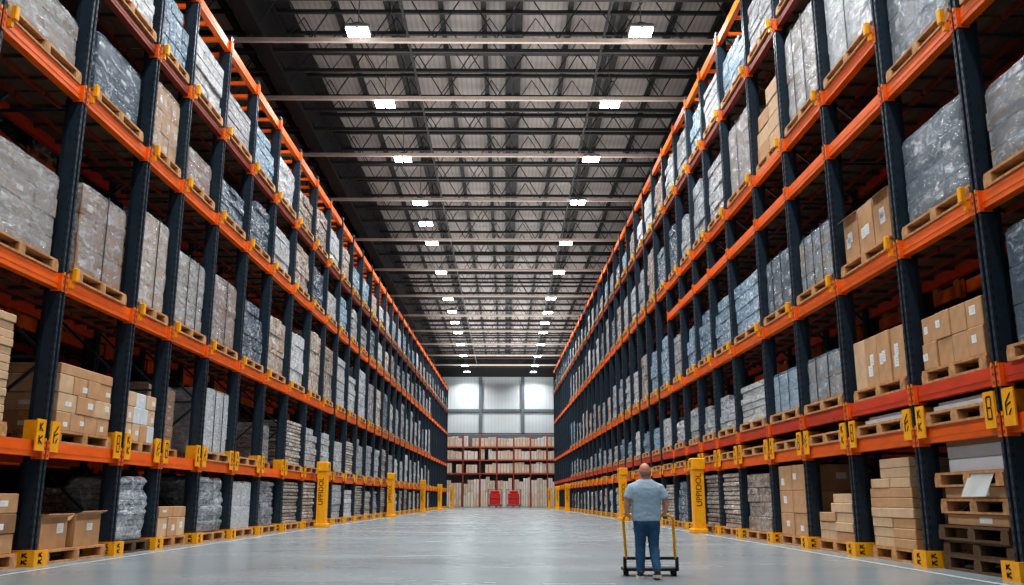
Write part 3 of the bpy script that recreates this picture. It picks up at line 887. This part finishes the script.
# right rack
S('right', 0, 1, t='palstack')
S('right', 0, 2, t='stack', W=2.0, D=1.45, rows=9, Hs=[.2], mats=['card', 'card2'], desc='flat brown carton', ny=[2, 2, 2, 1, 1, 1, 2, 1, 1], labels=0, steps=[(0, 1)]*6+[(.02, .95), (.02, .72), (.02, .72)])
S('right', 0, 3, t='stack', W=2.2, D=1.4, rows=5, Hs=[.22], mats=['card2', 'card'], desc='flat pale carton', ny=[2, 2, 2, 1, 1], labels=0, steps=[(0, 1), (0, 1), (0, .95), (.0, .6), (.0, .55)])
S('right', 0, 4, t='stack', W=2.2, D=1.4, rows=3, Hs=[.6, .6, .68], mats=['card'], desc='big brown carton', ny=[2, 2, 2], labels=1)
S('right', 0, 5, t='wrap', kind='tan', W=2.4, h=1.75)
S('right', 0, 6, t='wrap', kind='beige', W=2.3, h=1.85)
S('right', 0, 7, t='wrap', kind='beige', W=2.1, h=1.85)
S('right', 0, 8, t='wrap', kind='navy', W=2.1, h=1.8)
S('right', 0, 9, t='wrap', kind='navy', W=2.0, h=1.7)
S('right', 1, 1, t='pal', flat=1)
S('right', 1, 2, t='pal', flat=1)
for b in range(3, 9): S('right', 1, b, t='pal')
S('right', 2, 0, t='wrap', kind='navy', W=2.4, h=1.9, near=1)
S('right', 2, 1, t='stack', W=2.2, D=1.4, rows=2, Hs=[.5, .5], mats=['card'], desc='brown labelled carton', ny=[4, 4], labels=1)
S('right', 2, 2, t='stack', W=2.5, D=1.4, rows=1, Hs=[1.08], mats=['card', 'card2'], desc='tall brown labelled carton', ny=[4], labels=2)
S('right', 2, 3, t='wrap', kind='teal', W=2.5, h=1.15, near=1, cartons=(4, 2), straps=2)
S('right', 2, 4, t='wrap', kind='teal', W=2.4, h=1.15, near=1, cartons=(4, 2), straps=2)
S('right', 2, 5, t='wrap', kind='white', W=2.6, h=1.2)
S('right', 2, 6, t='wrap', kind='grey', W=2.2, h=1.2)
S('right', 3, 0, t='wrap', kind='grey', W=2.6, D=1.6, h=1.45, near=1, cartons=(1, 4))
S('right', 3, 1, t='wrap', kind='grey', W=2.5, D=1.5, h=1.75, near=1, cartons=(1, 4))
S('right', 3, 2, t='flaps')
S('right', 3, 3, t='wrap', kind='teal', W=2.4, h=1.45, near=1, straps=3)
S('right', 3, 4, t='wrap', kind='grey', W=2.4, h=1.6, near=1, straps=2, cartons=(4, 3))
S('right', 3, 5, t='wrap', kind='teal', W=2.8, h=1.7)
S('right', 3, 6, t='wrap', kind='teal', W=2.2, h=1.7)
S('right', 3, 7, t='wrap', kind='teal', W=2.1, h=1.8)
S('right', 4, 0, t='wrap', kind='grey', W=2.6, h=2.1, near=1)
S('right', 4, 1, t='wrap', kind='grey', W=2.5, D=1.5, h=2.2, near=1)
S('right', 5, 2, t='wrap', kind='white', W=2.7, h=2.3, near=1, straps=1)
S('right', 5, 3, t='wrap', kind='white', W=2.4, h=2.6, near=1, straps=2)
S('right', 5, 4, t='stack', W=2.3, D=1.3, rows=4, Hs=[.5], mats=['card2', 'card'], desc='plain pale carton', ny=[2, 2, 2, 1], labels=0, steps=[(0, 1), (0, 1), (.0, .9), (.0, .5)])
S('right', 5, 5, t='wrap', kind='silver', W=2.6, h=2.4, near=1, straps=1)
S('right', 5, 6, t='wrap', kind='silver', W=2.2, h=2.2, straps=1)
S('right', 5, 7, t='wrap', kind='grey', W=2.0, h=2.4)
for b, kd, h in ((2, 'teal', 1.9), (3, 'teal', 2.0), (4, 'silver', 2.0), (5, 'teal', 1.8), (6, 'white', 1.9), (7, 'teal', 2.), (8, 'white', 2.1), (9, 'white', 2.1), (10, 'tan', 2.), (11, 'white', 2.1)):
    S('right', 6, b, t='wrap', kind=kd, h=h*.85)

def flat_boxes(side, lvl, y, z):
    me = MB(); me.bevbox(-.6, .6, -.95, .95, 0, .09, .01); me.bevbox(-.55, .55, -.8, .85, .09, .16, .01)
    tag(me.build('panel_bundle', [M['whitebox']], None, P(side, .72, y, z+.003), RZ(side)),
        'flat grey panel bundle on pallet, %s, %s from near end' % (where(side, lvl), ordn(seen_ord(side, lvl, 'f'))), 'panel bundle')

for side in ('left', 'right'):
    posts = POSTS[side]; nl = len(LV[side])-1
    for lvl in range(nl):
        for b in range(len(posts)-1):
            if side == 'right' and lvl == 4 and b > 1: continue
            if side == 'right' and lvl == 5 and b < 2: continue
            y0, y1 = posts[b], posts[b+1]; L = y1-y0; y = (y0+y1)/2
            if lvl < nl-1 and y > 96: continue
            zt = LV[side][lvl+1]-shelf_z(side, lvl)-.75
            if side == 'right' and lvl == 1: zt = 0
            sp = SPEC.get((side, lvl, b))
            if b == 0 and not sp: continue
            if not visible(side, y, shelf_z(side, lvl), shelf_z(side, lvl)+2.2) and not sp: continue
            rnd = random.Random('%s%d%d' % (side, lvl, b))
            if sp is None:
                if side == 'right' and lvl == 1:
                    sp = dict(t='pal') if rnd.random() < .7 else None
                    if sp is None: continue
                else:
                    pools = {('left', 0): ['beige', 'sheets', 'beige', 'tan', 'white'], ('left', 1): ['white', 'silver', 'beige', 'grey'], ('left', 2): ['white', 'silver', 'tan', 'navy', 'grey', 'white'],
                             ('left', 3): ['white', 'silver', 'tan', 'navy', 'teal'], ('left', 4): ['white', 'teal', 'silver', 'tan'],
                             ('right', 0): ['beige', 'sheets', 'grey', 'tan', 'navy'], ('right', 2): ['grey', 'teal', 'white', 'silver'], ('right', 3): ['teal', 'grey', 'silver', 'tan'],
                             ('right', 5): ['silver', 'tan', 'white', 'grey', 'navy'], ('right', 6): ['white', 'teal', 'tan', 'silver']}
                    if side == 'right' and lvl == 2: zt *= .72
                    sp = dict(t='wrap', kind=rnd.choice(pools[(side, lvl)]), W=L-rnd.uniform(.85, 1.45), h=zt*rnd.uniform(.62, .95)*(.82 if lvl == nl-1 else 1))
                    if lvl == 0: sp['h'] = rnd.uniform(1.4, 1.75)
            t = sp['t']
            if t == 'wrap':
                wrapped(side, lvl, y, min(sp.get('W', L-.6), L-.3), sp.get('D', 1.35), sp['h'], sp['kind'], bool(sp.get('near')), None, sp.get('dc'), sp.get('straps', 0), True, sp.get('cartons'), sp.get('pmat', 'wood'))
            elif t == 'stack':
                carton_stack(side, lvl, y+sp.get('yo', 0), min(sp['W'], L-.35), sp['D'], sp['rows'], sp['Hs'], sp['mats'], sp['desc'], sp['ny'], labels=sp.get('labels', 1), steps=sp.get('steps'))
            elif t == 'pal':
                z = put_pallet(side, lvl, y, L-.8, 1.4, .7, extra=' without load' if not sp.get('flat') else '')
                if sp.get('flat'): flat_boxes(side, lvl, y, z)
            elif t == 'open':
                z = put_pallet(side, 0, y, 2.7, 1.5, .73)
                rnd2 = random.Random(5)
                for q, (yy, dd, w, h, lab) in enumerate(((-.72, .55, 1.05, .62, 'large brown carton with folded-open flaps, nearer on the floor pallet'), (.62, .5, 1.15, .66, 'large brown carton with open lid flap, farther on the floor pallet'))):
                    me = carton_mesh(1.05, w, h, M['card'], rnd2, 1, True)
                    tag(inst('carton', me, None, P(side, dd+.12, y+yy, z+.004), RZ(side)), lab+' of left rack', 'carton')
                me = carton_mesh(.5, 1.0, .8, M['whitebox'], rnd2, 1)
                tag(inst('carton', me, None, P(side, 1.85, y-.3, .004), RZ(side)), 'white carton standing on floor behind the two open brown cartons', 'carton')
            elif t == 'flaps':
                z = put_pallet(side, lvl, y, 2.6, 1.4, .7)
                rnd2 = random.Random(9)
                for q in range(3):
                    me = carton_mesh(1.0, .78, 1.12, M['card'], rnd2, 2, q != 1)
                    tag(inst('carton', me, None, P(side, .62, y-.82+.82*q, z+.004), RZ(side)), 'tall brown carton %s, %s from near end, third shelf of right rack' % ('with closed top' if q == 1 else 'with open flaps', ordn(q+1)), 'carton', 'tall cartons with flaps on the right rack')
            elif t == 'palstack':
                z = 0
                for q in range(5):
                    pm_ = 'darkwood' if q < 3 else 'wood'
                    o = inst('wooden_pallet', get_pallet(2.3, 1.4, pm_), None, P(side, .8+.04*(q % 2), y+.05*(q % 3-1), z), RZ(side))
                    tag(o, 'weathered pallet in stack under right rack beside the nearest posts, %s from floor' % ordn(q+1), 'pallet')
                    z += PH
                    if q in (2, 3):
                        me = MB(); me.bevbox(-.6, .6, -1., 1., 0, .2, .015); me.box(-.602, -.598, -.5, -.1, .05, .15, 1)
                        tag(me.build('flat_carton', [M['card'], M['white']], None, P(side, .8, y, z+.002), RZ(side)), 'flat brown carton between stacked pallets on right, %s from floor' % ordn(q-1), 'carton'); z += .205
                for q, (hh, mt, nm) in enumerate(((.24, 'whitebox', 'white flat box just above the top pallet'), (.22, 'whitebox', 'white flat box, upper of the two'), (.2, 'card3', 'flat brown carton on the white boxes'))):
                    me = MB(); me.bevbox(-.55, .55, -.95, .95, 0, hh, .015)
                    tag(me.build('flat_carton', [M[mt]], None, P(side, .85, y+.02*q, z+.002), RZ(side)), nm+', pallet stack at right', 'carton'); z += hh+.004
                me = MB(); me.quad((-.02, -.45, 0), (-.02, .35, 0), (.18, .35, .42), (.18, -.45, .42)); me.quad((.18, -.45, .42), (.18, .35, .42), (-.02, .35, 0), (-.02, -.45, 0))
                tag(me.build('paper_sheet', [M['white']], None, P(side, -.03, y-.4, PH*4+.24), RZ(side)), 'white paper sheet leaning on the pallet stack at right', 'paper')

# second loads deeper in the racks (dim, behind the front ones)
for side in ('left', 'right'):
    posts = POSTS[side]
    for lvl in range(len(LV[side])-1):
        if side == 'right' and lvl in (1, 4, 5): continue
        n = 0
        for b in range(0, 9):
            rnd = random.Random('b%s%d%d' % (side, lvl, b))
            if rnd.random() < .3 and lvl: continue
            y = (posts[b]+posts[b+1])/2; L = posts[b+1]-posts[b]
            kind = rnd.choice(['silver', 'white', 'tan', 'navy', 'grey'])
            hh = rnd.uniform(1.0, 1.7) if lvl in (0,) else rnd.uniform(1.2, 1.9)
            z = shelf_z(side, lvl); n += 1
            o = inst('wooden_pallet', get_pallet(L-.7, 1.4), None, P(side, 3.8, y, z), RZ(side))
            tag(o, 'dim pallet on the %s of rear %s rack, %s from near end' % (SHELF[side][lvl], side, ordn(n)), 'pallet', 'pallets of the rear racks')
            me, sc = lib_shell(kind, rnd.randint(0, 3), L-.8, 1.35, hh)
            o = inst('wrapped_load', me, None, P(side, 3.8, y, z+PH+.005), RZ(side), sc)
            tag(o, 'dim %s on %s of rear %s rack, %s from near end' % (DESC[kind], SHELF[side][lvl], side, ordn(n)), 'wrapped load', 'loads of the rear racks')

# ------------------------------------------------------------------ rack at the end wall
YR = 133.
def zr(v): 
    b = math.atan((292.5-v)/F)+TILT
    return H+YR*math.tan(b)
ER = empty('shelf_rack', (0, YR, 0)); tag(ER, 'rack of red-brown shelves full of cartons against the pale end wall', 'shelf rack')
XL, XR = -8.6, 8.6
lvz = [0, zr(494.5)*.55, zr(473.2), zr(459.8), zr(446.8)]
nb_ = 7
for i in range(nb_+1):
    x = XL+(XR-XL)*i/nb_
    for dy in (0, 2.2):
        mb = MB(); mb.box(x-.055, x+.055, dy-.07, dy+.07, 0, zr(433)); mb.build('post', [M['shelf']], ER)
for z in lvz[2:]:
    for i in range(nb_):
        x0, x1 = XL+(XR-XL)*i/nb_, XL+(XR-XL)*(i+1)/nb_
        mb = MB(); mb.box(x0+.07, x1-.07, -.08, 2.2, z-.16, z+.02); mb.build('shelf', [M['shelf']], ER)
mb = MB(); mb.box(XL, XR, 2.28, 2.3, .02, zr(433)); mb.build('back_panel', [M['column']], ER)
mb = MB(); mb.box(XL, XR, -.03, .03, zr(433)-.12, zr(433)); mb.build('top_rail', [M['girder']], ER)
PALE = [plain('far_carton_%d' % i, c, .75, 0, .1, 2.) for i, c in enumerate((srgb(240, 216, 198), srgb(236, 210, 190), srgb(244, 236, 228), srgb(226, 202, 180), srgb(238, 228, 216)))]
FC = []
for i in range(5):
    r = random.Random(i); mb = MB(); mb.bevbox(-.5, .5, -.5, .5, 0, 1, .03); mb.box(-.06, .06, -.505, -.49, .0, 1., 1)
    if i % 2: mb.box(.1, .35, -.505, -.49, .25, .6, 2)
    FC.append(mb.mesh('carton', [PALE[i], M['tape'], M['white']]))
names = ['bottom shelf', 'low shelf', 'second shelf', 'third shelf', 'top shelf']
tops = [lvz[2], None, lvz[3], lvz[4], zr(434)]
for li in (0, 2, 3, 4):
    z = lvz[li]+.024; gap = tops[li]-.3-z; x = XL+.15; rnd = random.Random(li*3+1); n = 0
    while x < XR-.6:
        w = rnd.uniform(.5, 1.1)
        i = int((x-XL)/((XR-XL)/nb_)); xe = XL+(XR-XL)*(i+1)/nb_-.1
        if x+w > xe: w = xe-x
        if w < .3: x = xe+.22; continue
        if rnd.random() < .1: x += w*.6; continue
        zz = z; stk = 2 if li == 0 else 1
        for q in range(stk):
            h = gap*rnd.uniform(.72, 1.0)/stk
            n += 1
            o = inst('carton', rnd.choice(FC), None, (x+w/2, YR+.62, zz), 0, (w-.03, 1.1, h))
            tag(o, 'pale carton on %s of end-wall rack, %s from the left' % (names[li], ordn(n)) if n < 40 else 'pale carton on bottom shelf of end-wall rack, %s from the right' % ordn(46-n), 'carton', 'cartons on the end-wall rack')
            zz += h+.005
        x += w

# red roll cages by the end rack
def roll_cage(x, y, lab):
    t = empty('roll_cage', (x, y, 0)); tag(t, lab, 'cart')
    mb = MB(); mb.bevbox(-.78, .78, -.5, .5, .3, 1.95, .06); mb.bevbox(-.6, .6, -.5, .5, 1.95, 2.3, .08); mb.build('red_bin', [M['cartred']], t)
    mb = MB()
    for sx in (-1, 1):
        for sy in (-1, 1): mb.tube([(sx*.95, sy*.6, .2), (sx*.95, sy*.6, 2.5)], .05, 8)
    for z in (.4, 1.4, 2.4):
        for sy in (-1, 1): mb.bar((-.95, sy*.6, z), (.95, sy*.6, z), .06)
        for sx in (-1, 1): mb.bar((sx*.95, -.6, z), (sx*.95, .6, z), .06)
    mb.box(-.95, .95, -.6, .6, .2, .29)
    mb.build('frame', [M['chrome']], t)
    for sx in (-1, 1):
        for sy in (-1, 1):
            mb = MB(); mb.cyl((sx*.8-.05, sy*.5, .18), (sx*.8+.05, sy*.5, .18), .18, 14); mb.build('wheel', [M['rubber']], t)
roll_cage((495-505)/F*128*.985, 128, 'left one of two red carts in grey frames before the end rack')
roll_cage((513.5-505)/F*128*.985, 128, 'right one of two red carts in grey frames before the end rack')

# ------------------------------------------------------------------ man and trolley
PX_, PY_ = 2.29, 14.95
def ell(c, rx, ry, n=20, rot=None, pw=1.):
    out = []
    for i in range(n):
        a = 2*PI*i/n
        ca, sa = math.cos(a), math.sin(a)
        p = Vector((rx*math.copysign(abs(ca)**pw, ca), ry*math.copysign(abs(sa)**pw, sa), 0))
        if rot: p = rot @ p
        out.append(Vector(c)+p)
    return out
def limb(mb, pts, rads, n=14, sq=1.0):
    """tapered limb through joints with interpolated rings"""
    P_ = [Vector(p) for p in pts]; rings = []
    for i in range(len(P_)):
        d = ((P_[min(i+1, len(P_)-1)]-P_[max(i-1, 0)])).normalized()
        q = Vector((0, 0, 1)).rotation_difference(d) if d.z > -.99 else Vector((0, 0, 1)).rotation_difference(Vector((0, .01, -1)).normalized())
        # use down-pointing frames so that x stays x
        if d.z < 0:
            q = Vector((0, 0, -1)).rotation_difference(d)
            rings.append([P_[i]+(q @ Vector((rads[i]*math.cos(-2*PI*j/n), rads[i]*sq*math.sin(-2*PI*j/n), 0))) for j in range(n)])
        else:
            rings.append([P_[i]+(q @ Vector((rads[i]*math.cos(2*PI*j/n), rads[i]*sq*math.sin(2*PI*j/n), 0))) for j in range(n)])
    mb.loft(rings)
def ball(mb, c, rx, ry, rz_, n=14, k=9):
    c = Vector(c); rings = []
    for i in range(1, k):
        a = -PI/2+PI*i/k
        rings.append([c+Vector((rx*math.cos(a)*math.cos(2*PI*j/n), ry*math.cos(a)*math.sin(2*PI*j/n), rz_*math.sin(a))) for j in range(n)])
    mb.loft(rings)
def remesh(mb, name, mat, vox, it=3, parent=None, wr=0., seed=0):
    me = bpy.data.meshes.new('tmp'); me.from_pydata(mb.v, [], mb.f)
    o = bpy.data.objects.new('tmp', me); COL.objects.link(o)
    r = o.modifiers.new('r', 'REMESH'); r.mode = 'VOXEL'; r.voxel_size = vox
    s = o.modifiers.new('s', 'SMOOTH'); s.iterations = it; s.factor = .5
    dg = bpy.context.evaluated_depsgraph_get()
    nm = bpy.data.meshes.new_from_object(o.evaluated_get(dg)); nm.name = name
    bpy.data.objects.remove(o); bpy.data.meshes.remove(me)
    nm.materials.clear(); nm.materials.append(mat)
    nm.polygons.foreach_set('use_smooth', [True]*len(nm.polygons))
    if wr:
        for v in nm.vertices:
            c = v.co
            n_ = noise.noise((c.x*7+seed, c.y*7, c.z*16))*wr+noise.noise((c.x*16, c.y*16+seed, c.z*30))*wr*.4
            v.co = c+v.normal*n_
    return inst(name, nm, parent)
skin = plain('skin', srgb(206, 150, 126), .5, 0, .07, 12.)
shirt = plain('shirt_cloth', srgb(166, 186, 200), .85, 0, .08, 30., .15)
jeans = plain('denim', srgb(52, 92, 124), .8, 0, .2, 14., .2)
hairm = plain('grey_hair', srgb(156, 118, 102), .8, 0, .25, 60.)
shoem = plain('shoe_dark', srgb(50, 48, 46), .6)
solem = plain('shoe_sole', srgb(222, 216, 206), .6)

man = empty('person', (PX_, PY_, 0), 0)
tag(man, 'balding man in grey-blue T-shirt and jeans pushing a trolley, seen from behind', 'person')
HP = {-1: Vector((-.1, .02, .94)), 1: Vector((.1, .0, .94))}
KN = {-1: Vector((-.105, .07, .50)), 1: Vector((.105, .03, .50))}
AN = {-1: Vector((-.115, .06, .09)), 1: Vector((.12, -.16, .13))}
SH = {-1: Vector((-.225, .0, 1.46)), 1: Vector((.225, .0, 1.46))}
EL = {-1: Vector((-.315, -.02, 1.17)), 1: Vector((.325, -.02, 1.17))}
WR = {-1: Vector((-.285, .20, 1.0)), 1: Vector((.33, .20, 1.0))}
BARZ, BARY = .985, .285        # trolley handle height and distance
def torso_rings(g=0., z0=.86, z1=1.60):
    T = [(.86, .175, .125, 0), (.93, .195, .14, .0), (1.0, .205, .15, .01), (1.08, .21, .155, .015), (1.16, .21, .15, .01), (1.25, .215, .142, .0),
         (1.34, .215, .13, -.01), (1.42, .2, .11, -.01), (1.48, .15, .085, -.005), (1.53, .10, .07, .0), (1.57, .085, .078, .01), (1.62, .078, .076, .02)]
    return [ell((0, y, z), a+g, b+g, 22, None, .85) for z, a, b, y in T if z0-.001 <= z <= z1+.001]
body = MB()
body.loft(torso_rings(0, .86, 1.62))
ball(body, (0, .035, 1.70), .092, .105, .115, 18, 14)          # skull
ball(body, (0, .07, 1.648), .074, .076, .068, 16, 10)        # jaw
ball(body, (0, .148, 1.675), .016, .024, .028)                 # nose
for sx in (-1, 1):
    ball(body, (sx*.096, .03, 1.685), .014, .026, .036)        # ears
    ball(body, (sx*.032, .122, 1.713), .018, .014, .012)       # brow / eye
    limb(body, [HP[sx], HP[sx].lerp(KN[sx], .5), KN[sx], KN[sx].lerp(AN[sx], .35), AN[sx]], [.095, .085, .062, .06, .042])
    limb(body, [AN[sx]+Vector((0, -.05, -.02)), AN[sx]+Vector((0, .05, -.04)), AN[sx]+Vector((0, .17, -.055 if sx < 0 else -.09))], [.04, .042, .03])
    limb(body, [SH[sx]+Vector((-sx*.09, 0, -.03)), SH[sx]+Vector((-sx*.0, 0, -.07)), SH[sx].lerp(EL[sx], .5), EL[sx], EL[sx].lerp(WR[sx], .3), WR[sx]], [.055, .062, .06, .05, .051, .032])
    # hand: palm, four fingers curled over the handle, thumb beneath
    W_ = WR[sx]; B = Vector((W_.x, BARY, BARZ))
    limb(body, [W_, W_.lerp(B, .5)+Vector((0, 0, .02)), B+Vector((0, -.02, .032))], [.03, .036, .034], 14, .8)
    for fi, (fx, ln) in enumerate(((-.036, .9), (-.012, 1.), (.012, .96), (.036, .8))):
        x = B.x+fx*sx*-1
        limb(body, [(x, BARY-.03, BARZ+.034), (x, BARY+.012*ln, BARZ+.038), (x, BARY+.037*ln, BARZ+.012), (x, BARY+.032*ln, BARZ-.02), (x, BARY+.01, BARZ-.034)], [.0105, .0105, .01, .0095, .008], 8)
    limb(body, [(B.x-sx*.045, BARY-.045, BARZ+.015), (B.x-sx*.055, BARY-.03, BARZ-.015), (B.x-sx*.035, BARY-.005, BARZ-.035)], [.014, .012, .01], 8)
remesh(body, 'body', skin, .0075, 2, man)
tee = MB()
tee.loft([[Vector((p.x, p.y, p.z)) for p in r] for r in [ell((0, .01, .895), .236, .184, 22, None, .85)]+[ell((0, y, z), a+.024, b+.026, 22, None, .85) for z, a, b, y in
      ((1.0, .212, .155, .01), (1.08, .214, .158, .015), (1.16, .212, .152, .01), (1.25, .216, .145, 0), (1.34, .228, .138, -.01), (1.42, .222, .122, -.01), (1.48, .175, .10, -.005), (1.535, .12, .075, .0), (1.56, .07, .062, .008))]])
for sx in (-1, 1):
    limb(tee, [SH[sx]+Vector((-sx*.08, 0, -.02)), SH[sx]+Vector((sx*.01, 0, -.055)), SH[sx].lerp(EL[sx], .4), SH[sx].lerp(EL[sx], .74)], [.078, .082, .083, .088])
remesh(tee, 't_shirt', shirt, .011, 3, man, .007, 3)
jn = MB()
jn.loft([ell((0, .005, z), a, b, 22, None, .85) for z, a, b in ((.85, .16, .13), (.90, .2, .155), (.96, .214, .165), (1.03, .222, .172))])
for sx in (-1, 1):
    A2 = AN[sx]+Vector((0, 0, .0))
    limb(jn, [HP[sx]+Vector((0, 0, .03)), HP[sx].lerp(KN[sx], .35), HP[sx].lerp(KN[sx], .75), KN[sx], KN[sx].lerp(A2, .4), KN[sx].lerp(A2, .8), A2], [.118, .112, .092, .084, .08, .07, .068])
remesh(jn, 'jeans', jeans, .011, 2, man, .006, 8)
hr = MB()
rings = []
for z, a, b, yc in ((1.61, .074, .05, -.04), (1.635, .086, .066, -.02), (1.665, .0945, .08, -.005), (1.69, .096, .085, .003)):
    rings.append([Vector((a*math.cos(t), yc+.0+b*math.sin(t)*1.12+.0, z)) for t in [PI*(1+i/14) for i in range(15)]])
v0 = len(hr.v)
for r in rings: hr.v += [tuple(p) for p in r]
for i in range(len(rings)-1):
    for j in range(14):
        q = v0+i*15+j; hr.face((q, q+1, q+16, q+15))
ho = hr.build('hair_fringe', [hairm], man, smooth=True)
so = ho.modifiers.new('thick', 'SOLIDIFY'); so.thickness = .008
for sx in (-1, 1):
    sm = MB(); A = AN[sx]; z0 = 0. if sx < 0 else .035; tilt_ = 0 if sx < 0 else .03
    rings = []
    for yy, w, top in ((-.11, .03, .08), (-.085, .045, .105), (-.02, .048, .115), (.06, .052, .09), (.13, .053, .065), (.18, .045, .05), (.21, .02, .035)):
        zz = z0-tilt_*(yy+.1)/.3
        rings.append([Vector((A.x+p[0]*w, A.y+yy, zz+.022+p[1]*(top-.0))) for p in ((-1, 0), (-.9, .5), (-.5, .9), (0, 1), (.5, .9), (.9, .5), (1, 0))])
    sm.loft(rings)
    sh_ = sm.build('shoe', [shoem], man, smooth=False)
    sl = MB(); rings = []
    for yy, w in ((-.12, .03), (-.09, .05), (-.02, .052), (.06, .056), (.13, .058), (.19, .048), (.22, .02)):
        zz = z0-tilt_*(yy+.1)/.3
        rings.append([Vector((A.x-w, A.y+yy, zz)), Vector((A.x+w, A.y+yy, zz)), Vector((A.x+w, A.y+yy, zz+.042)), Vector((A.x-w, A.y+yy, zz+.042))])
    sl.loft(rings); sl.build('sole', [solem], sh_)

# trolley: black low frame on castors with a tall yellow push handle
TX = PX_+.12
tr = empty('hand_trolley', (TX, PY_, 0)); tag(tr, 'push trolley with yellow tube handle and low black frame before the man', 'trolley')
mb = MB(); hw = .40
path = [(-hw-.005, .47, .27), (-hw-.012, BARY+.03, .82)]
for i in range(7):
    a = PI-PI/2*i/6
    path.append((-hw+.02+.09+.09*math.cos(a)-.03, BARY, BARZ-.09+.09*math.sin(a)))
path += [(-p[0], p[1], p[2]) for p in reversed(path)]
path = [(p[0]-.06*max(0, (p[2]-.27)/.72), p[1], p[2]) for p in path]
mb.tube(path, .024, 10); mb.build('handle', [M['yellow']], tr)
mb = MB(); fw = .43; TD = .82
for z in (.285, .105): mb.bar((-fw, .47, z), (fw, .47, z), .05, .045)
for sx in (-1, 1):
    mb.bar((sx*fw, .47, .083), (sx*fw, .47, .308), .05)
    mb.bar((sx*fw, .47, .105), (sx*fw, TD, .105), .05, .045)
mb.bar((-fw, TD, .105), (fw, TD, .105), .05, .045)
mb.build('frame', [M['strap']], tr)
mb = MB(); mb.box(-fw, fw, .47, TD, .11, .125); mb.build('platform', [M['strap']], tr)
for sx in (-1, 1):
    for yy in (.5, TD-.05):
        mb = MB(); x = sx*(fw-.035)
        mb.cyl((x-.022, yy, .05), (x+.022, yy, .05), .05, 16); mb.bar((x, yy, .05), (x, yy, .09), .03)
        mb.build('castor', [M['rubber']], tr)

# ------------------------------------------------------------------ light and look
w = bpy.data.worlds.new('world'); SC.world = w; w.use_nodes = True
bg = w.node_tree.nodes['Background']; bg.inputs[0].default_value = (.74, .90, 1., 1); bg.inputs[1].default_value = .3
SC.view_settings.view_transform = 'Standard'
try: SC.view_settings.look = 'Medium High Contrast'
except Exception: pass
SC.view_settings.exposure = 0.
